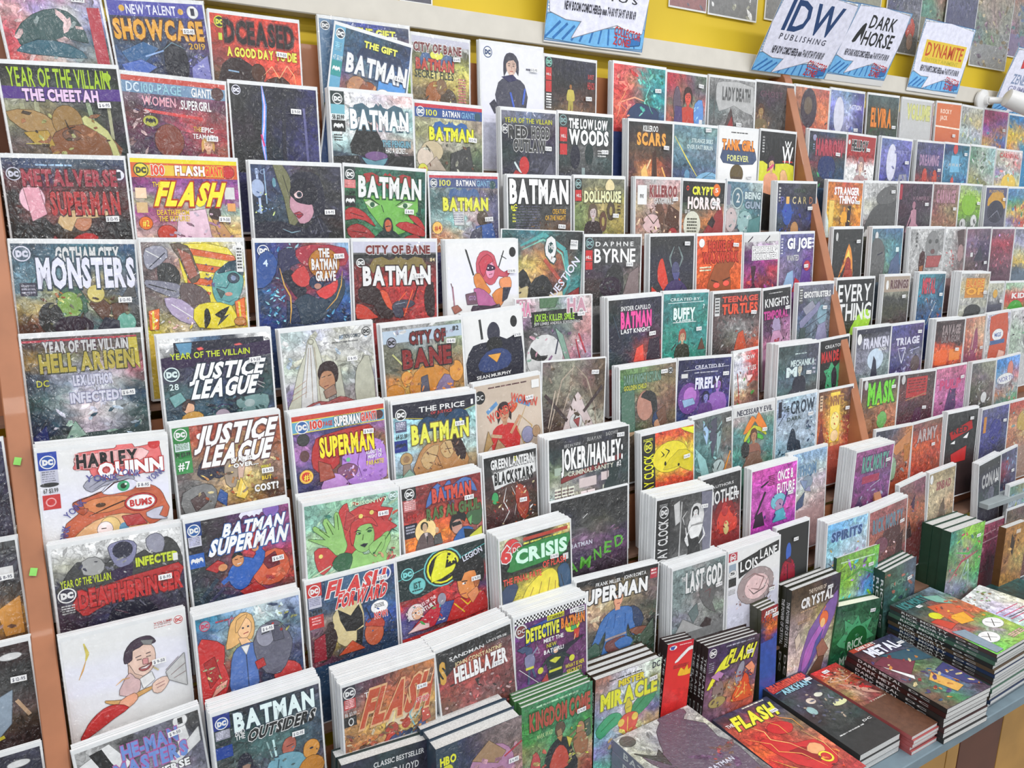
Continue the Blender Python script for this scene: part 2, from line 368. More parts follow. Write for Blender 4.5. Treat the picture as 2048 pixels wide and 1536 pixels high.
def comic(cid, tl, tr, n, lean, H, sticker, edge, label, prog, big, sleeve=True):
    tl, w, M = frame_from(tl, tr, lean)
    root = bpy.data.objects.new('comic_book', None); COL.objects.link(root); root.empty_display_size = .05
    mid = tl + (M.to_3x3() @ Vector((w/2, 0, 0)))
    base = mid - M.to_3x3() @ Vector((0, 0, H))
    root.matrix_world = Matrix.Translation(base) @ M
    tag(root, label, 'comic')
    Box().add(-w/2, w/2, 0, .0024, 0, H).obj('backing_board', M_BOARD, root)
    tm = .0065 if not big else .002
    cw = w - .006; ch = H - tm - .004
    a = Art(cw, ch, .00168 if not big else .00200, cid)
    a.run(prog, 90 if not big else 100)
    cv = link('cover', a.mesh('cover', M_GLOSS if big else M_PRINT), root, (0, 0, H - tm))
    yf = -.0016 - a.k
    if sleeve:
        f = link('plastic_sleeve', film(w, H, cid in CRUMPLED), root, (0, yf, H + .001)); f.scale = (w + .003, 1, H + .001)
    if sticker:
        u, v = sticker; s = link('price_sticker', STK[R0.randrange(4)], root)
        s.location = ((u/100 - .5)*cw, yf - .0022, H - tm - v*.00168 + .004); s.rotation_euler = (0, R0.uniform(-.06, .08), 0)
        s.scale = (.8 if w > .15 else .7, 1, .85)
        s.location.x = min(s.location.x, w/2 - .0125)
    if n: BEHIND.append((cid, tl, w, M, n, H, edge, label))
    return root
def book(name, tl, tr, H, T, sticker, spine, label, prog, cat='book', lean=.03, page=None, vend=None, flat=False, count=1, wrap=False, group=None, spt=None):
    # standing: tl/tr are the upper front corners; flat: cover faces up, tl/tr the back corners of the cover
    tl = Vector(tl); tr = Vector(tr); ax = (tr - tl).normalized(); w = (tr - tl).length
    if flat: up = Vector((0, 0, 1)).cross(ax)
    else: up = Vector((0, math.sin(lean), math.cos(lean)))
    up = (up - ax*up.dot(ax)).normalized(); yy = up.cross(ax)
    M = Matrix((ax, yy, up)).transposed().to_4x4(); M3 = M.to_3x3()
    root = bpy.data.objects.new(name, None); COL.objects.link(root); root.empty_display_size = .05
    mid = tl + M3 @ Vector((w/2, 0, 0)); base = mid - M3 @ Vector((0, 0, H))
    if flat: base = base
    root.matrix_world = Matrix.Translation(base) @ M; tag(root, label, cat, group)
    c = .0007; ms = plain_cached(spine)
    Box().add(-w/2, w/2, 0, c, 0, H).add(-w/2, w/2, T-c, T, 0, H).add(-w/2, -w/2+c, c, T-c, 0, H).obj('cover', ms, root)
    Box().add(-w/2+c, w/2-.002, c, T-c, .0002 if flat else .002, H-.003).obj('page_block', page or M_PAGES, root)
    if prog:
        a = Art(w, H, w/100, label); a.run(prog, vend or min(H/(w/100), 150)); link('cover_art', a.mesh('cover_art', M_GLOSS), root, (0, 0, H)); k = a.k
    else: k = 0
    if spt:
        t = Art(H*.9, T, T/40, 3); t.text(8, 8, 50, 24, spt, srgb('ddd')); t.text(66, 10, 22, 18, 'DC', srgb('bbb'))
        s = link('spine_lettering', t.mesh('spine_lettering', M_PRINT), root)
        s.matrix_local = Matrix(((0, 1, 0, -w/2 - .0002), (0, 0, -1, 0), (-1, 0, 0, H/2), (0, 0, 0, 1)))
    if wrap:
        f = link('plastic_wrap', film(w, H, False), root, (0, -.0012 - k, H + .0005)); f.scale = (w, 1, H)
    if sticker:
        s = link('price_sticker', STK[R0.randrange(4)], root, ((sticker[0]/100 - .5)*w, -.0036 - k if wrap else -.0008 - k, H - sticker[1]*w/100)); s.rotation_euler = (0, R0.uniform(-.05, .05), 0); s.scale = (.85, 1, .9)
    return root
PC = {}
def plain_cached(h):
    if h not in PC: PC[h] = plain('printed_card_' + h, srgb(h), .45, 60, .12, coat=.2)
    return PC[h]

DATA = """
A1|-0.0260 1.5301 0.3287 0.1238 1.5354 0.3424|3|0.050|0.267|78 13||pink-red comic with blurry white title and teal-black shape, top left corner|m4 c8a c8a b8a 988 daa bae ccc aad c56 cb9 bbb 88b c45 ebb 567 356 c55 dcb 9ab 887 c44 ebb dcb cbb;T dcd 4 3 80 11 LEGION OF DOOM;p 355 10 45 30 28 55 22 72 30 80 52 60 48 40 55 20 60;b 14 5 20 70 50 9 dbbecc9aa;p 367 8 60 30 50 60 54 76 66 40 64;r b34 85 20 13 70
A2|0.1300 1.5360 0.3238 0.2875 1.5407 0.3361|1|0.050|0.267|80 27||dark blue comic with purple top band and big gold art-deco title|m4224336225335234235246338234234235536469347233446347123225549347124113438;r 44a 0 0 100 14;T eef 18 3 52 9 NEW TALENT;c da3 14 7 3;c da3 75 8 3;c eee 88 8 6;T 113 86 4 4 7 1;O ea2 521 2 17 94 18 SHOWCASE;T da3 78 38 18 6 2019;p 369 6 48 30 38 45 44 18 66;p 57c 4 60 25 55 40 62 12 78;s 9be 1.5 30 52 50 46;e 112 62 58 13 24;s 689 1.2 50 45 60 38 74 44;p 88c 78 62 97 50 98 80 76 80;b 16 76 44 22 34 3 ddf88c55a
A3|0.2925 1.5363 0.3246 0.4546 1.5362 0.3244|1|0.050|0.267|78 35||bright red-orange comic with black stacked capital title and yellow line of text|m3c43d43d43b43e54e54844e54e54542d54e64322b54e64;d dd4 232 10 8 6;T cd4 8 19 4 7 1;O 211 833 14 5 80 22 DCEASED;O ee5 a32 16 32 80 9 A GOOD DAY TO DIE;p 322 8 80 10 50 30 42 52 58 58 80;p 421 52 72 60 62 78 58 90 70 92 82 52 82;e 532 50 56 8 9;s fb8 1 56 58 66 48 74 60 84 46 92 56 94 72;s 9bd 1.5 16 56 28 57;b 10 30 60 60 20 4 322543a54
A4|0.4885 1.5339 0.3385 0.6766 1.5343 0.3395|3|0.050|0.267|80 14||blue comic standing straight behind the tilted one, yellow THE GIFT line at top|m3 579 34a 235 24a 357 968 a57 ab7 9c3 7a7 9c2 453;r 68a 0 0 11 90;d eee 234 6 7 5;O ee5 335 38 5 46 8 THE GIFT
A5|0.5157 1.5154 0.3272 0.6703 1.5046 0.2989|0|0.100|0.267|88 40||tilted slate-blue comic with jagged white title and gold line THE GIFT above it|m4356357245235357246245358456689247469658876468479a65765469358855865358247;r 6ac 0 0 13 90;d eee 234 7 8 6;L 9cd 2 18 9 10 5;T dee 1 32 12 5 47 $3.99;r 399 0 38 13 17;W eee 1.5 44 10 6;O ee6 333 38 8 44 7 THE GIFT;W 235 30 14 62 22;O eee 457 18 26 80 20 BATMAN;e b86 35 62 13 13;e 953 50 66 12 14;b 20 18 52 48 28 5 c97a76854ea7;p 59d 62 48 98 44 98 90 60 90;c fff 70 62 9 6;c fff 78 74 10 6;L 445 63 59 14 7 3;T c33 80 72 8 4 KILL
A6|0.6795 1.5388 0.3313 0.8153 1.5379 0.3290|1|0.050|0.267|76 22||pale yellow comic with skull title band and red and black lettering|m3bbbcccbbb552661441aa7cc8cc6cb6dc7dc6986a84cb6653974874432543752;r ccd 0 0 100 8;O 711 eee 2 7 84 10 CITY OF BANE;W 469 12 17 62 18;c ee5 42 20 11 5;O c43 622 6 25 66 12 BATMAN;T 232 4 38 68 9 SECRET FILES;e a63 40 66 18 16;e 543 62 72 14 14;e 864 50 56 9 9;b 16 20 50 60 30 4 ba6543973ee9;L c77 80 44 14 30 9
A7|0.8331 1.5313 0.3318 0.9951 1.5314 0.3319|3|0.050|0.267|84 26||nearly white comic with dark-haired masked figure in black and blue, small blue roundel top left|m1eefeeeeef;d 247 eee 11 10 7;H 334 dba 445 48 24 30;s 46c 3 46 56 52 76;s 46c 3 70 50 66 70;p 225 32 38 50 34 58 40 44 44;p 334 12 72 20 66 30 80 20 84;L 667 72 25 14 4 1
A8|0.9978 1.5350 0.3214 1.1453 1.5345 0.3199|1|0.050|0.267|84 48||near-black comic with small yellow-lit standing figure and red side labels|m3223223334222223223222222322433532333754532543a85864321322321;d 8cb 233 8 6 6;r c33 2 13 11 16;T eee 3 20 9 3 HILL;r c33 2 30 11 14;L eee 3 46 10 20 6;T c44 84 16 12 6 BASKET;T c44 83 26 14 9 HEADS;F cb5 963 50 32 40;e 532 68 76 9 8;b 10 30 64 50 14 4 b86754432
A9|1.1805 1.5200 0.3224 1.3441 1.5195 0.3210|5|0.050|0.267|84 30|333|bright comic of swirling coral-red fire on left and teal lightning on right|m4 d55 c66 699 488 d66 a75 6aa 4aa d44 a55 488 489 d65 955 476 3aa d65 846 345 578 d54 555 346 358 c44 555 235 347;s fa8 2 8 70 14 50 40 42 60 46;s e96 1.4 30 20 20 40 4 60;s e75 2 10 80 25 60 8 50;p 346 26 66 44 50 66 52 88 60 78 84 40 80;s 8ed 1.2 60 10 70 24 62 40 74 60;b 22 48 4 48 60 6 5ba8dc376;b 18 2 6 36 70 7 f87c44e98
A10|1.3579 1.5348 0.3209 1.4951 1.5341 0.3190|1|0.050|0.267|84 14||dark red comic with red-clad long-haired woman and glowing blue shape at right|m4b34a446566769458656457676656457a7c655844568ab745943589547;H 311 d54 c43 54 32 28;e 656 26 40 9 22;p 547 18 80 22 46 38 46 42 80;p 69d 72 40 90 34 94 60 80 84 70 62;b 10 70 40 26 40 4 adf79e;r eee 84 62 8 6
A11|1.5012 1.5353 0.3220 1.6726 1.5353 0.3221|1|0.050|0.267|64 66||silver-grey comic with gothic lettered title over a grey faceted shape|m3888999999555aaa999677aaa888666999888455766777;p bbb 14 14 30 4 96 8 96 50 54 38 22 48;O 555 aaa 28 12 62 18 LADY DEATH;p 544 30 80 48 42 60 80;p 933 34 80 50 54 56 80;s 666 2 14 10 10 60
A12|1.6734 1.5363 0.3248 1.8276 1.5364 0.3250|1|0.050|0.267|88 42||dark smoky comic with small bronze figure at lower left, left of the orange divider|m3444433544323434444543444555865444555754555543;T 645 10 12 60 9 GHOST;H 532 a85 764 14 44 22;b 8 4 50 34 30 5 b97864
A13|1.8301 1.5370 0.3266 1.9784 1.5365 0.3253|1|0.050|0.267|||orange comic with large black round shape in crumpled bag, right of divider at top|m2b75c65a64d74554e85b54c64965b53;e 323 40 32 24 32;e 654 38 28 12 14;b 12 60 20 34 60 5 b43e96421
A14|1.9822 1.5383 0.3298 2.1392 1.5377 0.3284|1|0.050|0.267|76 62||blue-violet comic with pale misty figure, right bay top row|m389c79b44899ebce65b67abbe448448aac337337448556;e dde 26 40 15 30;T eef 56 20 36 8 ACTION;p 69c 30 84 46 72 70 80 90 78 96 90;b 8 40 60 44 24 6 79c55a
A15|2.1514 1.5381 0.3294 2.3089 1.5383 0.3300|1|0.050|0.267|84 52||dark green comic with slanted orange block title|m3455566455443543443343343343445344;O e82 641 12 22 66 30 ELVIRA;b 12 10 50 80 36 8 464353242
A16|2.3215 1.5381 0.3294 2.4907 1.5377 0.3285|1|0.050|0.267|||pale cream comic with faint yellow outlined title, at top right of rack|m1ccccccccc;O dd8 bb8 16 8 74 24 VOLUME;r 966 97 0 3 90
A17|2.5055 1.5388 0.3312 2.6480 1.5391 0.3321|1|0.050|0.267|74 58||flat orange comic with white band across the middle|m1d74d74c64;T fed 16 10 46 8 ROCKY;T fed 16 22 30 8 JACK;s fed 3 0 42 100 45
A18|2.6503 1.5386 0.3307 2.7776 1.5371 0.3267|1|0.050|0.267|||pale grey-green comic with yellowish band near top, upper right|m2aaabba998cb8bccbbcabbbcc677455;b 12 10 20 80 50 9 cc89a9ddd;p 566 30 90 60 72 90 90
A19|2.7815 1.5378 0.3286 2.9365 1.5374 0.3276|1|0.050|0.267|84 36||magenta and orange comic under the security camera|m2a36a37b4785a95bc8657adb655ac76658;s eb8 2 10 80 50 50 60 30;b 10 10 30 70 50 8 c8569bd96
A20|2.9367 1.5348 0.3208 3.1012 1.5343 0.3194|1|0.050|0.267|||yellow and light blue comic at far top right edge|m227a27bec4eb329bc3628b;b 12 4 10 90 70 10 e9428bdd4c52
B1|-0.0328 1.4817 0.2026 0.1365 1.4844 0.2095|3|0.050|0.267|84 34||black and green comic with lime villain lettering, purple band and golden beast-like shape|m5111122111122111443555344454232998886666444333886875764343333776874875443323655876864342122543764763232121;T ac2 6 2 86 17 YEAR OF THE VILLAIN;c ac2 90 8 4;r 538 0 19 100 11;O ece 224 16 21 64 10 THE CHEETAH;s aa8 4 14 34 14 50;s aa8 4 26 32 26 48;s aa8 3 88 34 88 66;s 9a8 4 70 32 72 48;p a85 0 42 22 40 38 50 34 66 10 56;e 974 50 50 13 15;p 853 38 60 66 52 88 66 92 82 34 82;p cc8 66 44 84 58 92 82 86 82 82 64 64 52;p b94 12 60 32 58 36 72 20 70;e 754 52 62 8 5;s ba5 2 12 70 30 70 38 80;b 26 10 42 74 38 5 a84964bb7432;s 321 1.5 48 48 50 56 56 54
B2|0.1371 1.4897 0.2034 0.3061 1.4880 0.1988|1|0.050|0.267|84 55||glossy giant-size comic in red and purple with white capital GIANT banner|m4a9ac79b89b79534546746635633535c44844624636b56b34434525724954323433645a43;r c43 0 0 100 5;r 79b 0 5 100 11;T def 4 6 12 9 DC;T 9cd 18 6 38 9 100-PAGE;T fff 66 6 20 9 GIANT!;c 533 92 10 6;T eab 18 18 32 9 WOMEN;T fff 55 19 30 9 SUPERGIRL;s d44 3 20 32 76 36;c bb4 25 42 7 5;W 222 20 39 10 6;e 843 42 60 14 16;T da4 66 44 8 5 THE;T fff 74 44 12 5 EPIC;T fff 65 51 22 5 TEAM-UP!;H da5 eb9 a34 80 62 16;b 16 4 16 20 66 5 dbb866546
B3|0.3084 1.4897 0.2033 0.4685 1.4895 0.2029|1|0.050|0.267|74 24||dark navy comic split by a vertical blue and white lightning streak|m5333223112223225222223223224335323222224224226222222123225447222223123225336;d eef 223 7 6 5;s 59e 5 36 0 38 20 36 40 34 60 36 84;s ecf 2 36 0 38 20 36 40 33 56 36 84;s d48 2 32 50 35 62;s 669 3 84 20 86 82;s 223 4 60 10 58 80
B4|0.4845 1.4743 0.2034 0.6550 1.4743 0.2032|5|0.050|0.267|84 36|a74|white comic with jagged white title, dark wing emblem and rounded black silhouette|m3eeeeefeccdeeecbaddeeeb9abdddddba9345536323333234222;r 233 0 0 16 14;d eee 233 8 8 6;r 7bc 0 14 16 10;T 222 1 25 14 5 58 $3.99;r 111 0 31 16 12;W eee 2 34 12 6;L 444 2 46 10 8 3;W 467 22 10 70 26;O fff 578 22 18 72 20 BATMAN;p 222 22 66 26 46 36 32 52 36 62 56 74 62 70 70;O 7ab 345 60 50 36 7 THE PENGUIN;T fff 64 58 28 6 HAS A SECRET...;e 758 52 68 14 5;p 69a 34 70 50 74 66 70 56 82 46 82;p 222 0 70 30 68 34 86 0 86;p 222 68 68 100 66 100 86 64 84
B5|0.6586 1.4827 0.1951 0.8159 1.4818 0.1927|2|0.050|0.267|84 38||giant-size comic with blue-white banner, yellow title and pale muscular shapes, second row|m4987bbaba9a98aa8cc9cc9a98996dcbccbaa8876bba665776675aa9554565565998665665554;r c34 0 0 100 4;r 359 0 4 100 11;d eee 469 8 9 6;T dd5 16 6 16 7 100;T fff 40 6 26 7 BATMAN;T 8bd 68 6 20 7 GIANT!;c 356 93 10 5;W 36a 24 18 56 20;O ee3 773 20 26 66 14 BATMAN;e cb9 24 54 16 12;e dcb 14 62 12 12;p ba9 10 76 30 60 44 76;p 444 52 56 80 46 88 80 50 84;b 22 8 44 84 38 5 ddc998554754;c dd5 10 76 7;T d33 5 73 9 6 #3
B7|0.8501 1.4703 0.1931 0.9926 1.4705 0.1936|5|0.050|0.267|84 44|c94|dark slate comic with heavy white-outlined two-line title and red helmet shape|m3778679667222333434223334324233334334233445445334445556223334445;T cc3 5 8 88 6 YEAR OF THE VILLAIN;O 333 ccc 12 18 34 14 RED;O 333 ccc 54 18 34 14 HOOD;O 333 ccc 20 34 60 14 OUTLAW;d ddd 334 6 22 6;e c33 40 66 9 11;s dee 3 22 62 34 76;p b33 16 80 24 72 44 80;p 667 70 84 92 58 98 84;b 10 20 0 70 6 4 dde99a;s 223 3 48 30 48 60
B8|1.0041 1.4836 0.1975 1.1598 1.4834 0.1970|2|0.050|0.267|84 46||dark grey comic with chunky white two-line title and red side labels|m3333333344333444455333555444333777444344666455333555344445556444;d 8aa 333 8 8 7;r c33 2 17 13 18;r c33 2 38 13 14;T eee 4 26 9 4 HILL;O fff 233 18 5 72 12 THE LOW LOW;O fff 233 18 19 74 18 WOODS;e 223 30 54 9 16;e 233 56 50 8 14;r 9aa 42 68 6 14;L ddd 72 44 16 10 3
B9|1.1916 1.4697 0.1913 1.3316 1.4699 0.1919|5|0.050|0.267|84 33|333|dark comic with yellow SCARS title over glowing orange flame shapes|m4222333322222433543432332543654432333643643432433c74c63633633fb7d85633533ea6e85533;T fff 32 4 34 8 KILLEROO;O ea4 631 18 14 66 16 SCARS;p 421 52 80 54 40 62 36 66 80;s fda 3 40 64 50 50;s fb6 3 76 60 86 76;p fc7 28 66 38 56 46 78 30 80
B10|1.3463 1.4861 0.1941 1.4970 1.4854 0.1922|1|0.050|0.267|76 4||teal-blue comic with thin yellow diagonal beam and pale curved dome|m2689799799689689789467578457679346689;T dee 40 17 50 6 STRANGE SKIES;T dee 30 26 60 6 OVER EAST BERLIN;s ed6 2.5 2 16 30 46 60 76;e 8bd 84 86 38 22;e 7ac 88 90 34 20;s 467 1 46 84 90 64;c 69b 32 70 6 8
B11|1.4995 1.4864 0.1948 1.6443 1.4858 0.1931|1|0.050|0.267|80 70||white comic with arched orange and white title over a blue banner and round brown head|m1eeefffeee;L 444 30 4 44 3 1;p 457 8 34 20 24 80 22 96 34 90 50 12 50;O f93 743 8 16 84 14 TANK GIRL;T ee9 22 38 56 9 FOREVER;e 653 48 66 17 14;r 543 34 70 28 18;r 865 40 78 18 10
B12|1.6509 1.4869 0.1960 1.7929 1.4859 0.1935|1|0.050|0.267|||black and yellow comic with white double-W emblem and head-scarfed figure|m1222222222;L ccc 6 8 6 26 6;T fff 62 20 32 26 W;T eee 68 12 20 10 W;s d33 2 66 44 94 44;p dd3 0 46 22 50 56 48 98 50 100 90 0 90;H 323 eb8 ea8 34 50 26;s c47 4 22 60 40 50;p eb8 60 62 74 58 84 76 84 90 66 90
B13|1.8387 1.4831 0.2062 2.0014 1.4824 0.2044|3|0.050|0.267|76 34||dark navy comic with red rectangle title block, right of divider|m3 334 346 455 344 b34 a34 345 834 344 834 344 345 354 444 246 434 333 357;O b45 734 18 12 76 24 HARROW;c 99b 14 10 5;L 9ac 10 20 5 10 3;e 236 50 56 24 20;b 10 24 50 50 36 6 3583474a6
B14|2.0092 1.4865 0.2051 2.1415 1.4849 0.2008|2|0.050|0.267|70 22||white comic with dark red upper band and inky white title|m1a33a33a33fffeeeeee;r a33 0 0 100 28;O 222 ddd 14 8 58 16 HELLBOY;c ddd 6 12 4;H 977 ecb b99 52 50 30;b 14 34 44 44 40 5 cab977edc;L a66 8 34 16 4 2;s c99 3 30 84 80 70
B15|2.1605 1.4819 0.2030 2.3127 1.4803 0.1990|3|0.050|0.267|84 38||blue-violet comic with white teardrop face shape|m267a77b88c66a77b66a66a55944967a336558;e dde 36 40 16 32;T 99c 44 18 48 6 MIST;p 335 10 90 24 66 38 90;p 99a 56 90 66 60 90 58 96 90;b 10 40 30 50 50 7 88b66a
B16|2.3363 1.4808 0.2002 2.4829 1.4806 0.1997|3|0.050|0.267|84 48||dark blue comic with pinkish hazy title and two red glowing spots|m3446447447557559548334557347434535436933a43534323533334;O a8a 547 12 22 72 18 DREAMING;e c43 34 60 9 14;e c42 72 62 9 14;b 10 10 50 80 30 5 a33535
B17|2.4972 1.4894 0.2024 2.6415 1.4884 0.1998|1|0.050|0.267|82 16||blue comic with pale window shape and red dot near the top, second row|m234726736859b7ac48a59b37936a246358;c c44 44 8 9;p 7bd 30 20 60 20 66 50 26 52;T ccc 20 34 50 6 AWAY;F d54 965 40 56 30;s 5ac 4 50 80 90 66
B18|2.6452 1.4890 0.2016 2.7985 1.4880 0.1989|1|0.050|0.267|||pale green-grey sketchy foliage comic, second row right end|m3798aba9bb697bbbaccaa9bcb8a9566aa6774bbb786aa5896;b 24 5 10 90 74 8 ddd686aa8565bcb
B19|2.8002 1.4868 0.1956 2.9666 1.4857 0.1928|1|0.050|0.267|||cream comic with red lettering and round yellow shape, second row far right|m3bbaebbdccaa9ddcc8898bddd9bbcb9ec6dc7bb8dc6cb5;T c33 12 4 76 9 CARNIVAL;e ec5 56 62 28 18;b 18 5 16 84 40 7 e999cbeee7a8b66
C1|-0.0435 1.4355 0.0622 0.1298 1.4365 0.0646|1|0.050|0.267|84 55||black and dark red comic with red wide title, gold-haired face and red triangle emblems|m5 235 346 456 345 346 622 425 522 422 523 222 833 622 622 422 322 b66 622 422 522 222 333 543 322 222 222 111 432 322 222 111 322 422 211 111;O a34 511 14 10 78 14 METALVERSE;L 9bd 26 5 30 3 1;d ccd 222 8 14 6;c eef 94 14 5;T 223 92 11 4 6 1;O b33 411 34 30 58 20 SUPERMAN;e fcd 20 36 10 12;p eab 14 26 26 24 30 50 18 56;e c86 58 56 8 10;p db8 38 58 46 48 70 46 84 50 68 54 54 54 48 66;p c33 48 74 60 68 70 72 64 82 52 82;p 922 26 82 34 70 42 82
C2|0.1333 1.4380 0.0687 0.3061 1.4378 0.0681|1|0.050|0.267|84 58||giant-size comic in purple with yellow banner and slanted yellow speedy title|m4 ed3 ed3 ec3 ed3 836 837 849 739 848 a6a 858 b6a aa8 a9a 889 938 c85 ccb acb a78 a48 ec6 db8 dbb c98 938 ec6 db8 b99 c9a 848;r ed2 0 0 100 4;r d63 0 4 100 14;r ec4 4 6 92 10;d 553 ed4 9 11 7;O e53 eee 18 6 12 9 100;O fff b42 40 6 28 9 FLASH;O e43 fc4 68 6 18 9 GIANT!;c c33 91 11 6;I fe3 b31 22 22 62 22 FLASH;T ec3 18 22 8 5 THE;T ec3 20 49 30 5 DEATH FROM;T ec3 21 55 29 5 THE FUTURE!;r fdb 2 28 10 10;r db8 2 42 10 10;r ddd 86 26 10 12;r ea6 88 42 8 8;c e72 9 62 6;T fe5 6 59 6 6 #2;e c43 28 72 9 8;p ecd 36 80 40 52 66 48 70 76;e 433 75 52 6 7;p c96 72 58 80 60 96 84 82 84;b 22 30 50 60 32 4 ecdb8acbcdab867
C3|0.3207 1.4250 0.0648 0.4878 1.4249 0.0647|4|0.050|0.267|84 48|356|dark night-city comic with black-masked pale face beside a yellow stone column|m5346557434333334335346575443334334346575223333334234456223333334123345222223322112223222222222222222222222222;s bce 2.5 6 4 8 50;s 9bd 1.2 14 4 15 40;e abd 6 24 7 9;e 69a 24 18 2 5;b 20 0 28 24 24 2.4 9bd469de9;p 775 24 0 34 0 44 20 50 50 44 62 38 60 34 34;s 443 1 34 10 42 40;p 223 42 12 56 6 74 10 80 34 78 50 50 54 44 30;p c9a 42 30 50 26 62 36 66 48 60 58 50 60 46 52 40 44;p 112 40 28 48 14 66 16 72 30 66 40 56 40 48 38 44 34;e ecc 50 30 5 4;e 345 51 30 3 3;c 111 51 30 1.6;s 112 1.4 44 30 50 25 58 28;p a34 44 50 50 48 54 51 49 55;s 534 .8 44 51 54 51;p 223 0 62 30 58 56 66 74 54 80 84 0 84;s 8ab 1.2 30 66 40 70 50 68;s 556 1 70 54 76 70;b 10 60 50 24 24 3 445667223;T 89b 4 5 10 5 DC
C4|0.4941 1.4374 0.0671 0.6637 1.4349 0.0606|1|0.050|0.267|78 46||green comic with jagged white title over pale green eyes and red clawed fingers|m4364376365254375386376266364496496254364597597265364597496264353496375253364496386365;r 233 0 0 13 14;d eee 233 6.5 8 5.5;r d77 0 14 13 9;L eaa 1 15 11 7 5;T 222 1 26 11 4 67 $3.99;r 222 0 31 13 12;W eee 1 34 11 6;W a33 18 4 68 18;O eee 253 16 9 78 22 BATMAN;p 7b5 22 34 40 30 60 32 90 30 84 60 60 74 40 60;p dec 24 38 30 35 40 40 32 44;e 364 33 40 3 3;p dec 64 41 74 36 84 37 76 43;e 364 74 39.5 3 3;s 131 1.6 20 34 30 33 42 40;s 131 1.6 62 40 74 33 88 33;s 131 .8 44 40 47 48;s 243 3 92 30 96 84;s 253 2 16 40 18 84;b 16 14 34 8 46 3 254365;b 16 84 30 12 40 3 254365;p b33 0 48 10 44 24 50 36 64 24 58 10 56 0 58;p a33 2 68 14 62 28 68 38 80 22 76 8 78;p b33 62 62 76 58 98 66 98 74 80 70;p a33 70 78 86 72 98 80 98 84 76 84;p b33 78 50 90 52 98 62 98 66 86 58;s 511 .8 6 50 22 54;s 511 .8 8 70 26 72;p 233 30 84 38 74 46 68 58 68 66 74 74 84;p 233 46 70 47 58 50 54 54 54 57 58 58 70;p c64 48 60 52 56 56 60 55 68 50 69;s 111 1 49 64 55 63
C5|0.6649 1.4331 0.0558 0.8264 1.4333 0.0565|1|0.050|0.267|84 51||giant-size comic with orange-blue sky and yellow title, left of big white title comic|m4 aaa 8a9 889 987 466 568 657 446 577 a98 dcc 668 454 9bb 8dd b99 446 c86 cb9 aac 557 b75 ca8 779 447;r c34 0 0 100 3;r 458 0 3 100 11;d eee 456 6 9 5;T dd5 14 5 16 7 100;T fff 38 5 28 7 BATMAN;T 8bd 68 5 20 7 GIANT!;c 355 92 10 5;W 469 26 14 46 16;O ee4 883 18 26 66 14 BATMAN;p ddd 32 38 48 38 48 58 34 58;L 99a 33 40 14 16 6;e 543 76 50 8 9;p 46a 66 60 90 56 98 84 60 84;p 556 60 66 74 60 74 84 52 84;c fc6 9 61 7;T c42 5 58 9 6 #4;T eee 4 78 34 4 CAUGHT IN;s eb8 1.2 4 70 40 80
C6|0.8386 1.4214 0.0555 1.0029 1.4215 0.0559|4|0.050|0.267|84 60|533|dark grey comic topped by huge white block capitals and yellow script|m4333333333333334333444444343444444444344444654643344653864643;O fff 222 2 2 94 28 BATMAN;c ee3 9 36 5;T 443 6 33 6 6 DC;L cc4 6 44 6 12 3;T da3 70 38 22 6 CREATURE;T da3 58 46 34 6 OF THE NIGHT;b 26 30 50 60 30 4 643864532;L 556 10 34 40 40 12
C7|1.0144 1.4302 0.0585 1.1600 1.4305 0.0590|2|0.050|0.267|80 48||olive-gold comic with pale title and grey doll-like girl|m3776886776885a96884785a96a95785a96a95674995984664884873;r 222 0 0 14 30;d 9bb 222 7 7 6;r c33 1 15 12 14;T eee 3 20 9 4 HILL;O eeb 554 18 16 74 14 DOLLHOUSE;p eda 62 6 70 0 78 6 78 14 62 14;H 654 cbb 322 36 44 22;e 543 72 42 8 12;e a95 72 42 3 6;e 643 56 56 7 13;e a95 56 56 3 6;e dcb 62 78 10 6;L 543 86 30 6 18 4
C8|1.1820 1.4233 0.0606 1.3249 1.4235 0.0609|4|0.050|0.267|86 26|a33|brown sepia comic of thrashing beast shapes with dark red title|m4b99bbbcbbcaaa98a98ccca87ba8dbb965975976554643ca9a76cba543865dcb965543a54;r eee 4 8 20 26;T 333 9 20 8 5 FIVE;O 833 dbb 30 8 62 15 KILLEROO;T ddd 40 25 44 8 GANGWARS;e dbb 36 60 20 13;p 643 44 40 52 22 66 50 60 70;p 532 66 60 74 34 98 44 96 70;e a33 84 74 10 8;b 34 4 36 90 46 5 eca643976532cb9;s 431 1.5 20 44 40 60 60 44
C9|1.3387 1.4348 0.0603 1.4840 1.4339 0.0578|1|0.050|0.267|74 30||horror comic with yellow and white title, orange sky and pale oval speech shape|m3222222222222222222454654665765c86b74e95c74865543543a33432322;r 222 0 0 100 30;T e43 8 6 6 7 O;O ee4 442 22 7 50 11 CRYPT;c e72 80 11 9;T eee 76 8 8 6 5;O fee 443 12 22 80 16 HORROR;e ddc 24 62 20 20;L 554 12 52 24 22 5;p 933 50 80 62 62 72 54 94 34 98 80;p 322 60 60 72 48 80 56 74 66;T ddd 6 40 12 5 $3.95
C10|1.4890 1.4358 0.0628 1.6200 1.4346 0.0598|1|0.050|0.267|||steel-teal comic with white circle numeral and rounded grey figures|m3578689abb689579577bbb699578aaa588477988577366755567455;r 889 0 4 10 30;O cdd 567 50 14 46 10 BEING;O 9ab 456 52 28 44 10 GUN;c bcc 30 24 16;c 578 30 24 13;T ddd 26 16 10 14 2;e cbb 14 56 16 18;e 9bb 54 60 22 18;b 24 10 40 84 42 6 bcc467799345;p 588 60 84 66 56 96 50 98 84
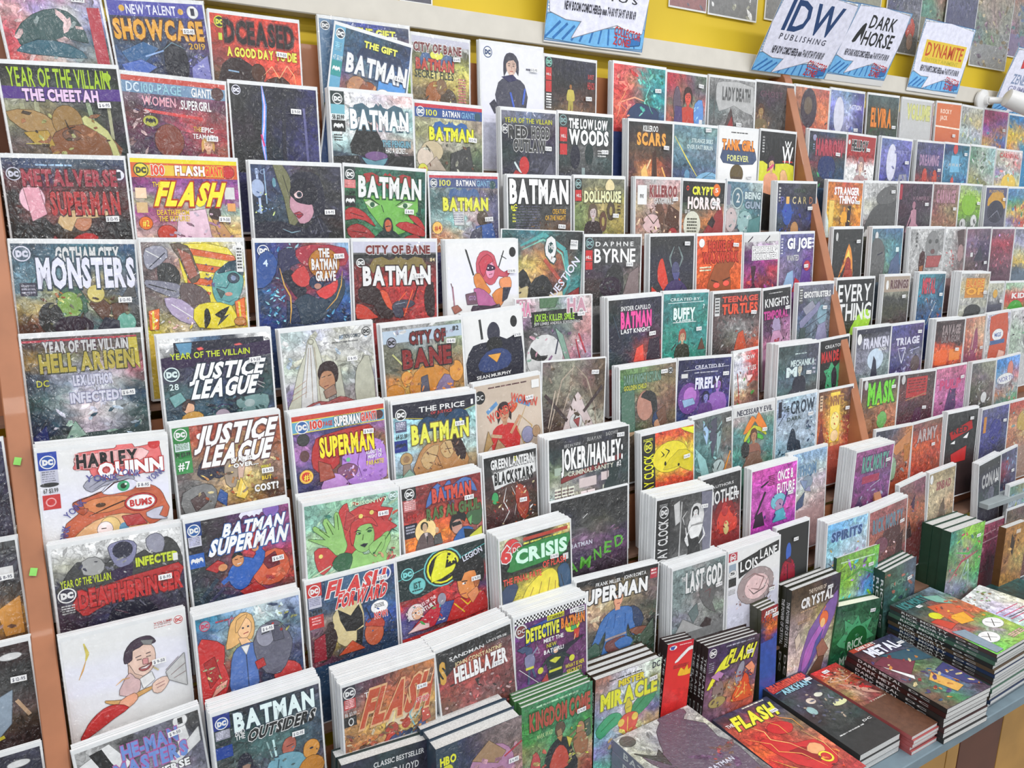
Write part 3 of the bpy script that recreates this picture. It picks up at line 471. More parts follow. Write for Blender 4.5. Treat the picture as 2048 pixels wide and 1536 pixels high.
C11|1.6556 1.4199 0.0616 1.8139 1.4203 0.0627|5|0.050|0.267|82 38|234|navy comic with spaced coloured capitals, bald head and blue swirls, left of divider|m4334445444333335334223223348347335334349345336335348234533335334335543533334;T 454 42 8 30 6 STAR;T eb6 22 20 8 11 I;T dc9 38 20 9 11 C;T dc9 52 20 9 11 A;T a96 66 20 9 11 R;T a64 82 20 9 11 D;T 66a 8 20 9 11 P;L ccc 3 6 5 24 5;e 35a 26 46 12 18;b 18 8 30 56 50 6 35a24833a347;e b85 46 72 10 13;p 323 30 90 46 82 62 90
C12|1.8704 1.4311 0.0708 2.0275 1.4305 0.0691|3|0.050|0.267|84 32|864|orange comic with red outlined white two-line title and glowing yellow figure|m3c73b44c74d84d95e84ea3543ea4eb4643e93ea3532d83da4853c73;O fff b33 18 8 72 12 STRANGER;O fff b33 32 22 52 12 THINGS;F ea3 d82 50 40 48;p 322 60 38 70 38 66 86 58 80;p ec6 6 30 20 30 18 86 6 86;p dee 0 50 6 64 10 90 0 90;b 12 10 36 80 44 5 fb4d73ec6
C13|2.0437 1.4389 0.0710 2.2030 1.4392 0.0718|1|0.050|0.267|84 14||grey comic of a dark hill-like shape below pale sky, right of the red-and-orange title comic|m3cccbbb888ccc888877ccb777666bbb666555766555655566544554;p 555 0 84 20 50 50 34 98 20 98 90 0 90;p 666 36 24 60 8 96 6 96 30 50 36;e cc9 66 78 5 5;p ddd 0 90 10 78 40 84 40 90
C14|2.2049 1.4359 0.0733 2.3763 1.4363 0.0742|2|0.050|0.267|82 36||dark purple comic with pale nude-toned sitting figure|m3534434434434434423423434545323434444322424434;r a34 0 2 8 26;T 867 40 22 50 7 VAMPIRE;e a78 46 38 5 7;p b89 38 48 54 46 56 70 76 88 30 90 40 66;s b89 3 40 52 24 86
C15|2.3855 1.4403 0.0745 2.5279 1.4403 0.0746|1|0.050|0.267|84 44||brown-tan patterned comic with pinkish lettering, right of purple one|m3866977977866a77976855986986965a76975a86986965;O b89 755 12 10 76 22 CARNAGE;b 16 10 36 80 50 6 b97864a75;s 643 2 40 40 44 80
C16|2.5308 1.4403 0.0747 2.6604 1.4396 0.0727|1|0.050|0.267|84 32||lime-green comic with two white skull-like shapes|m2ab8899ac6ac58a38a4ab57a37a3786676666676;T ac6 14 8 70 10 LIMB;e 8b3 46 34 34 22;e ccc 24 72 14 10;e ddd 74 66 14 12;e 444 20 72 3 4;e 444 76 66 3 4;b 10 10 66 80 24 5 ccc555898
C17|2.6655 1.4307 0.0696 2.7976 1.4311 0.0706|3|0.050|0.267|84 22||dark slate comic with mustard arc over a black hump|m1557556556;p c93 10 34 30 10 80 10 96 30 96 40;e 334 52 46 40 22;s 889 2 20 60 60 44 80 60;T b96 14 4 70 6 RISING
C18|2.8154 1.4383 0.0694 2.9557 1.4387 0.0705|1|0.050|0.267|||multicoloured comic with green cloud and red-yellow clutter, third row far right|m2 58b69b497487cb6db587ac65bcdc54;b 26 5 10 90 76 9 4a6db4c4358bddceb6
D1|-0.0448 1.3875 -0.0630 0.1290 1.3860 -0.0669|1|0.050|0.267|88 52||teal and tan comic with huge pale two-line title and hunched dark creatures|m5 345 356 478 367 246 578 689 789 589 578 689 588 889 a95 778 689 aa7 764 555 567 dc8 765 689 ba3 555 643 b65 544 477 444 754 444 578 455 444;O ddd 356 34 3 52 13 GOTHAM CITY;O eef 345 18 13 80 26 MONSTERS;d dde 567 8 9 7;r 445 4 35 13 12;L aab 5 37 11 9 3;p 465 30 60 36 42 50 40 56 62 36 76;e 8a5 42 56 10 12;b 14 32 44 24 28 4 364a63585dd8;p 643 58 56 64 46 76 58 72 76;p 643 76 56 90 54 90 70 78 76;e 333 26 68 10 15;p 555 86 50 96 34 98 50;e 7ba 88 74 8 9;p 334 60 84 70 68 82 72 82 84;e 323 44 76 16 10;c dc7 64 46 7 8;b 20 12 46 80 38 4 643432ba8775
D2|0.1316 1.3796 -0.0635 0.2953 1.3788 -0.0656|3|0.050|0.267||edc|yellow and red striped comic with teal sideways face and barcode at top right|m5877aaaed5ed5ddd766c88ed4dc5dd5544877ed5ec5dc4776766dca588589aab887656477489dc4cb3dca999ec4ec4;p ed4 40 2 84 6 92 30 84 60 60 64 44 50 36 24;p d63 44 6 90 14 92 20 44 12;p d63 44 20 92 28 92 34 44 26;p d63 42 34 70 38 70 44 42 40;p d63 40 46 64 50 60 56 40 54;s b95 .6 44 12 92 20;p 654 28 2 44 4 50 20 54 34 46 40 40 28 36 16;p a65 34 6 46 12 52 32 44 36;p 333 14 22 26 20 34 28 34 40 22 46 14 38;p 99a 4 6 20 4 24 14 8 26 2 20;s eee 1 4 8 18 16;s 334 1 6 24 22 10;p 889 2 36 30 40 36 46 30 54 18 50 2 42;s 222 1 4 40 30 48;p 655 36 40 54 44 62 54 60 64 46 66 34 56;p bac 18 54 34 56 46 66 54 76 40 80 24 70;s fff .8 24 60 44 74;p 6aa 70 30 82 24 94 26 98 40 90 60 76 66 68 56 66 44;p 245 72 30 84 20 98 20 98 34 90 28 78 30;e 345 88 36 6 5;c 89b 88 36 2.6;p 466 70 46 78 50 74 56;s 245 1 70 44 80 46 84 40;e d98 82 52 4 2;s 478 1 70 56 82 60 90 56;p ed3 46 66 60 60 84 64 86 84 50 84;p 222 56 68 60 66 62 76 58 84 55 84;p 222 66 72 82 64 76 74 82 72 68 84 72 76;p e73 88 60 98 56 98 84 90 84;s ed4 2 92 60 93 84;p e73 2 66 12 64 10 84 2 84;s ed4 2 6 66 5 84;e c84 92 80 6 4;r eee 92 4 7 26;L 444 93 6 5 22 7;b 14 4 72 40 12 3 fccc44eeeed5;b 12 60 20 8 24 2.4 669447
D3|0.3100 1.3818 -0.0676 0.4825 1.3809 -0.0700|2|0.050|0.267|88 14||blue shard-filled comic with orange-white gothic three-line title|m5248437633a548ac349357a33734936359225634734445648258723a34346369247346447245347359138235346235247;b 30 0 0 44 40 4 5ad36a9cd148259;p 335 24 10 40 6 60 10 50 20 36 24 30 40 24 40;p a34 42 8 60 2 96 6 96 24 60 26 46 20;b 10 44 4 50 24 3 e66823eaa;p 223 26 32 36 28 44 36 52 50 44 60 34 48;p 345 38 62 52 54 64 60 76 54 90 36 94 50 84 70 60 84 40 84;p 235 30 60 40 66 44 84 30 84;p c44 36 34 50 24 56 40 50 46 42 44;p d44 62 52 78 44 86 40 84 52 72 60;e 235 63 42 8 7;e b87 64 46 4 3;s da5 1.6 24 26 28 44 34 56 34 70 32 84;s da5 1.2 92 30 90 46 84 60 72 72;b 34 2 40 26 44 3 6be38a9de147;b 26 72 62 28 22 3 6be369124;e b72 72 22 17 16;b 16 56 6 34 28 3 da4a62;O eee 732 66 6 12 9 THE;O eee 732 58 17 28 11 BATMAN;O eee 732 62 30 22 10 GRAVE;d eee 248 8 8 6;T def 7 17 5 7 4;p 359 0 20 12 8 22 20 14 40 0 46
D4|0.4843 1.3778 -0.0681 0.6571 1.3766 -0.0712|3|0.050|0.267|78 38||red and black comic with CITY OF BANE band and jagged white title|m4888999999888333433333433722933833833833c43b33933722b33b33a33311722a33c44311622933b44;r ccd 0 0 100 12;b 14 0 0 96 7 3 99aeee;O 722 ddd 14 4 78 9 CITY OF BANE;r 222 0 14 100 4;d eee 333 8 23 5;W 874 18 16 70 20;O eee 322 10 27 82 20 BATMAN;T eda 92 18 6 4 84;b 18 60 46 34 36 3 e54c43922;p 322 4 52 16 46 28 52 38 64 46 84 30 84 22 70 8 66;p d53 30 54 38 56 42 66 46 76 38 72;p c43 2 68 14 72 22 80 26 84 2 84;p 322 86 52 96 46 97 84 88 84 84 70;p 445 44 72 52 66 66 66 72 70 64 74 56 74 58 84 48 84;s 89a .8 48 70 60 68;s e63 1.2 70 54 58 84;s e63 1 62 56 52 66;s 411 1.5 76 50 70 66
D5|0.6679 1.3637 -0.0737 0.8334 1.3639 -0.0731|5|0.050|0.267|90 34|eee|white comic with pink-red haired figure carrying guns, black dot top right|m1eeeeefeee;c 222 93 12 5 6;s 333 2.4 26 8 36 38;s 444 1 25 7 29 18;s 333 1.6 80 10 72 30;s 333 1 76 16 84 20;p c56 40 24 46 12 56 10 66 16 70 28 80 36 90 32 84 42 72 40 66 48 58 50 50 44 42 40;p e9b 54 26 62 24 66 30 64 40 58 42 54 36;p 424 52 28 58 26 66 29 66 32 56 33;c eee 57 30 1;c eee 63 30 .9;s 734 .8 58 38 63 37;p c45 44 24 56 14 64 22 56 26 50 40;p d84 36 40 44 36 54 50 60 58 52 62 40 54;p b69 36 54 50 56 62 66 72 72 60 78 42 74;p d84 62 62 76 54 84 60 76 74 70 76;p e96 74 44 88 42 90 54 80 56 74 52;p 334 78 54 90 54 84 68 76 72;p 756 24 60 38 58 40 72 26 72;T a8b 28 62 10 5 GTO;p 434 34 74 60 76 72 74 70 84 36 84;s a78 1.8 6 50 8 74;s 644 1 4 46 6 52;p a65 4 74 12 72 18 78 8 82;s 433 1 18 82 40 84
D6|0.8086 1.3906 -0.0538 1.0168 1.3880 -0.0605|0|0.020|0.277|88 13||large glossy teal-ringed book leaning out, white curved lettering over amber glow|m5355489488344333377976a75754344773dc7da5a54576cc9ec8b75644488dca655434843388665544544377a44344443543678944;s 5aa 5 22 16 50 4 78 20 84 54 70 84;s 8cb 2 24 20 50 9 74 24 82 50;O eee 355 52 6 14 22 Q;R eef 52 54 44 50 9 UESTION;c 355 59 16 5 6;T eee 54 14 9 5 THE;p 333 18 50 26 40 34 50 36 58 24 60;p dc9 20 62 32 58 36 84 26 84;p 333 34 58 50 46 62 56 70 84 36 84;p edb 60 68 76 64 80 84 62 84;s b54 4 52 30 80 60;p 933 76 72 98 60 98 84 84 84;b 16 10 56 70 26 4 443dca655;r eee 84 12 10 7
D7|1.0128 1.3822 -0.0667 1.1758 1.3816 -0.0684|2|0.050|0.267|78 36||charcoal grey comic with white two-line serif title and red side labels|m3444555555444555666444444666434445766433444776433444777333444777;d 8aa 334 8 8 7;r c33 1 17 12 14;T eee 2 24 9 4 HILL;r c33 1 32 12 10;T eee 18 6 68 6 D A P H N E;T fff 16 15 74 18 BYRNE;p 333 40 44 60 36 70 60 60 84 24 84;p 877 66 84 80 48 96 40 98 84;e 323 46 66 20 14;b 12 20 50 50 34 5 555333445
D8|1.1915 1.3739 -0.0682 1.3326 1.3742 -0.0674|4|0.050|0.267|82 10|b38|near-black comic with tall grey curved horns on a blue bearded figure and red shapes|m1333334333;p d43 20 36 28 30 34 44 40 60 44 84 18 60;p d43 4 68 14 74 24 84 4 84;p d43 66 58 78 70 74 84;s 788 4 54 14 44 30 50 44;s 788 4 64 14 74 30 66 44;e 557 58 46 9 11;p 558 50 50 68 50 60 70;p 436 30 84 40 66 60 60 80 68 86 84;b 18 36 66 44 18 4 658335547
D9|1.3481 1.3851 -0.0692 1.5066 1.3859 -0.0671|1|0.050|0.267|84 14||orange comic with red block title and brown hooded head with red eyes|m2d64d63d53d64d63d63c53d63;c eee 10 10 6;O c43 722 24 8 56 14 HOUSE OF;O c43 722 12 24 80 14 WAXWORK;p 953 24 84 32 56 46 38 70 36 84 34 80 46 72 52 76 84;e f65 44 72 7 4;e f65 66 70 7 4;s 532 2 32 64 48 68;s 532 2 58 66 74 62;L eec 6 44 26 8 2
D10|1.5095 1.3850 -0.0696 1.6405 1.3859 -0.0671|1|0.050|0.267|||magenta and violet comic with white lettered band, left of violet-blue figure comic|m3ccccccccc636a3b949526938a48737b34a36833945b35834736;r ddd 0 0 100 10;s 323 2 10 10 24 2;s 323 2 60 10 74 2;r eee 22 16 78 22;O fff 434 26 18 70 8 SHOPLIFTERS;O fff 434 26 28 70 8 LIQUIDATED;b 16 6 46 88 40 8 c34725a49d55;p 423 20 46 34 46 30 74 24 74;p 413 10 84 30 72 40 84
D11|1.6420 1.3854 -0.0684 1.7799 1.3859 -0.0670|1|0.050|0.267|76 50||violet-blue comic with white striped title and red figure, left of divider|m3669669669669668759879779759679879669779768769959;O fff 448 20 6 72 16 GI JOE;s eef 2.5 66 8 100 8;s eef 2.5 70 14 100 14;s eef 2.5 72 20 100 20;T ddd 20 32 36 9 WANTED;p 9bd 10 84 24 60 40 56 44 84;p 649 62 84 70 40 90 36 96 84;e c45 82 50 10 8;p c34 40 90 48 68 60 74 64 90;L dde 2 6 6 26 6
D12|1.8498 1.3821 -0.0568 1.9822 1.3824 -0.0562|3|0.050|0.267|82 20||black comic with bright orange flame triangle around dark red figure|m1333333333;c ccc 12 12 4 7;p e94 20 84 40 50 54 24 68 48 72 84 60 56 50 50 42 60;p fd6 44 48 54 32 62 50 54 44;e 933 54 62 10 16;p a43 34 84 44 66 68 66 74 84;b 14 24 46 50 38 4 c63722532;r da7 46 80 10 6
D13|2.0150 1.3785 -0.0563 2.1631 1.3787 -0.0557|4|0.050|0.267|||teal-green comic with grey ape-like rock shape at left|m3578579579788699589778699589677698479676687568776676567;c ddd 14 12 5 7;p 666 0 26 20 16 40 30 44 60 34 86 0 86;p 568 56 88 66 56 90 40 98 88;r dee 80 32 10 8;b 14 4 30 36 50 5 777555888;s 334 2 20 44 36 40
D14|2.1962 1.3775 -0.0588 2.3730 1.3777 -0.0584|4|0.050|0.267|||pale grey comic of a large face with red rectangle and small brown figure|m3aaaccc999bbbbbb999bbbaaaaaabbb999bbbbbb888ccc;e 888 66 30 20 26;c 555 58 22 5 4;c 555 78 22 5 4;e 755 68 40 6 4;p a55 52 48 96 48 88 68 50 68;p 422 30 44 44 40 46 60 40 86 30 86;p a63 32 66 42 64 40 86 32 86;L 666 16 6 5 28 4
D15|2.3947 1.3885 -0.0603 2.5100 1.3882 -0.0610|1|0.050|0.267|||white comic with red scribble and brown-haired side face|m2ccc988bbb877bbb877ccc877bbb766bbb977;p 544 56 4 90 0 96 30 70 34;b 12 10 34 40 34 6 b55c77;e a88 80 44 14 16
D16|2.5060 1.3844 -0.0609 2.6483 1.3847 -0.0602|2|0.050|0.267|82 64||dusky mauve comic with dark riding figure, fourth row right|m2867656768546756435655434644545;b 22 10 10 80 74 8 867435989;p 334 36 60 60 30 76 60;T aaa 20 78 60 6 KREECH;r ddd 20 44 10 8
D17|2.6505 1.3841 -0.0617 2.7914 1.3838 -0.0626|2|0.050|0.267|||crimson-violet comic crowded with pink lights, fourth row near right edge|m2756867a45a34734845745856534645;b 20 10 10 80 70 7 a45856c78946;r eaf 30 10 6 4
D18|2.8022 1.3876 -0.0628 2.9578 1.3866 -0.0654|1|0.050|0.267|||pastel orange and blue sunset comic at the right end of the fourth row|m2889889aac88acca997db5cb6567678;b 10 10 20 80 60 8 dca9acdb6
E1|-0.0458 1.3350 -0.1998 0.1203 1.3343 -0.2014|1|0.050|0.267|84 55||crumpled bagged comic with yellow outlined title over teal art|m5 433 544 655 655 443 a84 885 776 874 544 234 aab 99a cbc b56 345 789 bbc ccc 455 355 abb dcd bcd 246 245 678 edd ccc 355 235 344 dcd aab 455;r b34 0 2 96 2;O ccc 534 16 4 72 10 YEAR OF THE VILLAIN;O ba4 442 12 15 80 16 HELL ARISEN;p cb4 88 4 96 4 97 34 88 20;O dde 88a 38 36 34 9 LEX LUTHOR;T dde 54 46 6 5 VS;O dde 88a 34 52 44 9 INFECTED!;T cc4 8 38 10 6 DC;p 9ba 26 96 36 78 44 92;b 26 4 60 88 40 5 ddecde57a356acb;p 237 0 90 12 80 14 110 0 110
E2|0.1370 1.3110 -0.2120 0.3143 1.3112 -0.2114|6|0.050|0.267|84 26|ecc|dark teal comic with yellow-green band, white slanted two-line league title and caped figures|m4eee579223eee112446335445345445446334455466456347355366456356245345356345234346;r 223 12 4 82 12;p 69b 14 5 28 5 26 17 18 17;p e66 32 11 36 10 38 12 34 13;p e66 66 10 71 9 74 11 69 12;p 324 0 18 100 8 100 22 0 30;T cd3 8 14 72 6 YEAR OF THE VILLAIN;I fff 234 26 26 66 15 JUSTICE;I fff 234 26 42 58 17 LEAGUE;d dee 345 8 34 7;T dee 5 43 8 6 28;p 223 56 64 66 54 78 46 92 46 84 58 74 62 76 72 64 68;s aaa 1 84 48 92 52;s aaa 1 84 51 91 56;p 799 64 66 80 62 94 64 92 78 74 80 66 74;e abb 76 70 5 4;e eb9 20 68 5 6;p 433 14 70 16 60 24 60 26 66 20 63 17 70;p da5 14 76 24 72 32 76 30 86 14 86;p a44 12 84 18 78 22 86;e bab 50 80 7 7;s 325 1.2 40 74 50 68 60 70;b 26 34 60 60 24 4 466355223578;p 7aa 4 56 14 52 18 60 8 66
E3|0.3278 1.3166 -0.2174 0.4985 1.3187 -0.2121|4|0.050|0.267|74 34||hazy beige skyline comic with dark-haired man at the bottom and tall white tower|m4 bcc ccd ccb ccc ccc ddd ccc bbb bcc cdc ccb bba ccb ccc bba aba aab ba9 87a a9a 999 989 98a 887 998 988;b 20 4 6 90 34 7 dddccbbcd;p ccb 6 70 14 44 24 24 28 10 34 8 38 18 42 40 44 84 2 84;p ddd 24 30 28 14 32 12 32 84 14 84;c 998 31 12 3.4;c ccb 31 12 2;s a98 .7 28 18 20 70;s a98 .7 30 18 27 80;s a98 .7 34 18 36 80;s b98 .6 8 60 22 52;s b98 .6 6 66 22 58;s b98 .6 4 72 22 64;p bba 54 46 60 40 64 84 54 84;p bba 78 50 84 40 94 34 98 84 76 84;p 322 35 48 38 38 46 34 54 36 58 44 57 54 54 58 52 48 46 46 42 52 38 56;p b86 38 50 42 45 50 46 53 54 52 62 46 68 40 62 36 58;s 432 .9 39 51 43 50;s 432 .9 46 50 50 49;s 733 .8 41 61 46 60;p 976 40 66 52 60 54 70 42 74;T 345 62 8 24 4 ACTION COMICS;d 333 ccc 93 7 5;L 777 54 15 30 2 1;p a55 12 90 20 80 34 76 44 78 58 74 72 80 80 90;p ccd 14 90 20 82 34 78 40 90;p b66 42 84 50 78 60 84
E4|0.5084 1.3078 -0.2204 0.6765 1.3098 -0.2151|6|0.050|0.267|84 22|98a|grey-banded comic with big dark red title over orange explosion clouds|m4 999 aaa aaa 9a9 776 899 aaa 9a8 665 776 997 986 665 b84 a74 975 d83 db5 a64 b84 c84 ca5 765 875;r bcd 0 4 100 14;b 14 0 4 96 10 4 99addd;d 222 aab 10 17 6;O 722 222 32 8 46 13 CITY OF;O 822 222 22 27 62 20 BANE;T 222 88 6 8 5 82;p c83 30 84 36 54 58 46 80 58 84 84;p 556 42 84 44 60 52 58 54 84;p 879 60 78 74 60 86 68 78 84 54 86;e d94 26 58 7 7;e c83 10 74 12 10;e d94 90 58 9 12;b 24 4 48 92 38 5 b74e95864d83;s cc8 2 10 30 30 52
E5|0.6815 1.3258 -0.2136 0.8227 1.3293 -0.2046|2|0.050|0.267|90 30||white comic with black caped figure, blue chest and orange wing mark, black dot top right|m1eeeeee;c 222 86 14 6 7;s 333 4 28 6 30 30;p 223 0 56 14 36 40 34 56 28 72 34 98 32 98 80 0 80;e 334 50 24 11 13;e 222 50 38 14 9;p 347 20 60 36 46 62 44 78 54 70 68 30 70;p ea4 38 50 60 50 52 60;T fff 16 73 60 4 SEAN MURPHY;O ed4 221 14 80 68 14 BATMAN
E6|0.8094 1.3332 -0.1921 1.0048 1.3334 -0.1917|1|0.050|0.277|84 22||large gloss book of a pale grinning face split by green strip and hand-lettered names|m5 c9a ccc 475 dde cbb a8a aaa 464 bbb c99 333 555 667 465 b88 444 cbb 455 caa c9a 777 ddd bbb c89 a9a ccc eee cdd a8a 949 eee aaa a46 848 a7a;p eee 0 4 8 4 10 16 2 20;O d8a eee 4 3 14 14 HA;O c9a eee 66 2 26 14 HA;p 575 30 0 54 0 50 10 30 10;p 222 16 14 84 12 88 26 20 30;T ad4 22 16 18 8 JOKER:;T ad4 42 17 34 7 KILLER SMILE;T ccc 22 25 62 3 JEFF LEMIRE ANDREA SORRENTINO;d 333 ccc 86 12 5;e ddd 36 62 24 24;p 333 18 50 30 60 40 60 34 66 18 62;s 445 2 56 36 50 60;p b45 56 72 70 66 80 76 66 84;p 8a9 50 32 60 40 76 84 70 84;s b34 2 82 40 92 62;s b34 1.5 78 46 84 68;b 22 8 34 84 50 4 eeebbbc9a8a9868;p eee 40 84 60 70 66 86
E7|1.0293 1.3120 -0.1993 1.1860 1.3131 -0.1963|7|0.050|0.267|80 48|222|dark comic with hot pink capitals among small white text, red glow below|m4333334334334233334435334334334435434334234535534234434943833233334b44733;T eee 22 9 56 6 SNYDER CAPULLO;O f5a 725 22 17 58 20 BATMAN;T fff 22 39 56 6 LAST KNIGHT;p 323 70 84 76 56 96 54 98 84;e 223 12 52 12 16;s 456 1 8 20 20 50;p e54 46 84 52 66 64 62 66 84
E8|1.2048 1.3326 -0.1959 1.3502 1.3318 -0.1981|2|0.050|0.267|78 50||teal comic with looping white cursive title and red-haired figure at bottom|m2488488488387499387499398387;T dee 14 6 66 4 CREATED BY;s cdd 1 10 13 90 12;O eff 487 22 20 48 15 BUFFY;s eee 1 22 40 74 40;T dee 26 36 42 4 VAMPIRE;H a54 ca8 332 44 60 20;s 333 2 20 78 30 70;p 643 80 80 88 64 96 80;T eff 88 16 4 6 7
E9|1.3565 1.3262 -0.2026 1.5230 1.3264 -0.2019|3|0.050|0.267|84 30|998|grey smoke comic with orange-red two-line title, fifth row|m4444433544444544543544544655877655544888999766544776888a65333544655c53;O d54 522 18 5 76 8 TEENAGE;O e53 522 18 16 76 14 TURTLES;r ddd 3 6 10 26;L 333 4 8 8 22 5;b 40 4 34 90 50 5 999777bbb555444;p c53 46 84 54 60 64 56 74 84;b 10 46 56 30 28 4 c53b64843
E10|1.5345 1.3332 -0.2044 1.6442 1.3356 -0.1981|1|0.050|0.267|84 30||black comic with white KNIGHTS and magenta lower title over ghostly pink figure|m3222222333222222323323434324434535534c8b646534a79c8a635c9b;L ccc 20 5 50 2 1;T eee 6 13 86 13 KNIGHTS;O c49 412 2 32 88 12 TEMPORAL;e a9b 48 60 16 18;p c9b 20 90 36 64 60 64 84 90;p b45 40 78 60 76 50 88;b 14 10 50 80 40 5 a8b635d9b434
E11|1.6620 1.3284 -0.1969 1.8059 1.3285 -0.1964|3|0.050|0.267|74 36|aaa|grey-blue comic with white spooky title, boarded walls, left edge of divider|m3778778667556677778557678678568789789567678778566789689;r 555 2 4 10 24;L ddd 3 6 8 20 5;O eee 556 14 10 78 9 GHOSTBUSTERS;p 88a 6 56 60 26 66 36 10 68;p 99a 14 36 40 24 50 34 24 46;e 8ab 70 48 14 16;p 99b 52 90 60 64 80 60 90 90;s 445 1 10 70 90 44;s 445 1 20 84 60 66;p 455 4 90 10 66 24 66 24 90
E12|1.8187 1.3313 -0.1892 1.9851 1.3310 -0.1901|3|0.050|0.267|||black comic with huge white EVERY THING letters and lime green splash|m1222222332;T eee 4 7 88 28 EVERY;T eee 6 38 90 28 THING;p ad3 40 90 54 66 76 50 96 56 92 78 76 88;b 10 50 56 44 32 6 bd55a2ce6;e b54 16 84 12 6
E13|2.0214 1.3283 -0.1871 2.1456 1.3276 -0.1888|4|0.050|0.267|76 34||charcoal comic with beige strip title, right of huge-lettered EVERY comic|m2a98a98998998444444443443443433544433;r a98 0 0 100 26;O 644 baa 24 6 70 14 RISINGS;c eee 12 14 5 8;b 10 20 66 60 20 5 644533
E14|2.1883 1.3287 -0.1860 2.3245 1.3274 -0.1893|4|0.050|0.267|84 36||sky-blue comic with red title and dark armed figures|m3489489367489489257379579268346457268369369249;O c45 745 14 8 50 24 METAL;b 26 8 34 84 50 6 334644357a54bcd;s ccc 1.5 40 90 70 50;s 446 3 70 30 96 8
E15|2.3796 1.3118 -0.1899 2.5386 1.3097 -0.1953|8|0.050|0.267|84 34|887|cream comic with orange block letters and a black humped animal shape|m2aaaa98cb8cb8ccbaaaaa9bba999bba899;r c83 16 8 68 36;O d73 ec4 20 12 60 12 BLADE;O ea3 b72 20 26 60 12 OF;e 333 50 68 30 12;p 333 14 84 24 64 44 66 40 84;s 777 2 10 84 90 78
E16|2.5575 1.3239 -0.2286 2.6571 1.3230 -0.2311|1|0.050|0.267|84 34||dark grey comic with pale upper strip, tucked behind cream orange-block comic|m1bbaaaa445445446;r 556 0 40 100 50;c da4 50 20 14 8
E17|2.6630 1.3229 -0.2313 2.8432 1.3213 -0.2353|1|0.050|0.267|84 48||comic with red upper band and bright green round figure, right side|m2acabcbc44d44c43b439a75a5393473686977;O eee c43 24 20 60 10 KIDS;e 4a3 40 56 28 22;b 10 40 50 56 34 6 c446b4eee
F1|-0.0424 1.2460 -0.3511 0.1327 1.2440 -0.3564|9|0.050|0.267|79 38||white comic with red-black title, scattered purple words and big orange cartoon nose|m1eeeeefeee;p e77 27 14 30 4 58 3 60 0 72 0 74 4 84 3 94 4 92 26 60 28 40 26 38 20 26 18;p fcc 30 15 32 7 80 5 82 14 60 20;O 111 eaa 28 5 48 12 HARLEY;O fff b22 44 15 52 12 QUINN;e c33 90 2 5 5;r 24a 0 0 14 16;d eee 25a 7 9 6;r ccd 1 16 13 12;L 99a 2 17 10 10 5;c 333 7 29 7 2;T 333 2 32 11 4 67 $3.99;r c33 1 38 13 13;c eaa 7 44.5 4;c c33 7 44.5 3;R 559 42 14 50 20 6 YOINK;R 559 -4 34 25 26 6 YOINK;R 559 -12 58 23 20 6 YOINK;R 559 35 82 28 15 6 YOINK;R 559 75 4 74 20 6 YOINK;p aab 32 34 40 27 56 26 68 28 72 33 60 33 46 36 38 40;s 667 1 36 36 46 30 60 29;s 667 1 40 38 50 32 66 30;p c64 23 48 36 44 50 40 62 44 74 40 84 40 92 46 96 56 97 72 60 84 20 88 14 80 17 66 30 56;p d85 30 50 50 46 70 50 60 58 40 60;p b53 23 48 27 54 34 55 30 60 24 54;s 421 1 23 48 36 44 50 40;s 421 1.2 34 62 50 56 62 52 80 52;p eef 46 41 54 34 66 32 74 36 70 42 58 44 50 44;c 4a7 63 38 5;c 131 63 38 2.4;c fff 65 36.5 1;s 422 1.4 46 42 56 34 68 32;e 531 44 53 4 2;c c22 76 55 13 8;e fff 76 55 11.4 6.6;O c33 fff 67 52 18 6 BUMS;p eb8 24 86 30 72 50 64 70 66 84 80 84 88;e ec8 50 74 8 9;e fee 46 76 6 7;e 69b 61 78 4 6;s 321 .8 43 75 47 75;s c33 1 43 80 48 80;p b44 60 66 74 66 80 76 64 76;p ccd 80 66 94 62 90 70 97 74 84 72
F2|0.1383 1.2636 -0.3455 0.3103 1.2643 -0.3438|5|0.050|0.267|84 54|585|orange-brown comic with green corner box and white slanted two-line league title|m4b54a43a54a54b64a54ba7b64776b75ca6a64766ba8eca976777ca8ed8976766b96ec6754666866b85643;b 20 14 0 84 30 6 b65943c75;r 384 0 0 15 34;d eee 384 7 7 6;r dee 1 15 13 8;L 686 2 15 11 7 5;T 333 1 24 13 4 39 $3.99;r 495 0 30 15 15;T fff 2 33 11 8 #7;I fff 644 22 2 74 19 JUSTICE;I fff 644 26 22 64 19 LEAGUE;c fff 24 11 3;p 334 18 48 24 34 30 40 38 48 28 56;p 334 32 44 38 38 44 44 42 54 34 54;p a98 44 44 52 38 56 48 52 66 44 62;p dba 56 44 64 42 60 58 56 60;O fff 654 50 37 20 4 WAR IS;O fff 654 52 43 24 4 OVER...;T ee3 78 49 10 3 WHAT;O ec3 654 78 60 10 4 BUT;O fff 654 70 68 24 7 COST?;p 888 4 64 24 58 34 66 30 84 4 84;p 655 10 72 22 66 26 76 14 84;p 46a 34 76 38 66 44 72 42 84;p fd6 52 76 58 58 64 74 60 80;s fe9 1.2 56 76 60 64;b 44 16 40 80 44 4 b85ec7876a53654dc9ba8
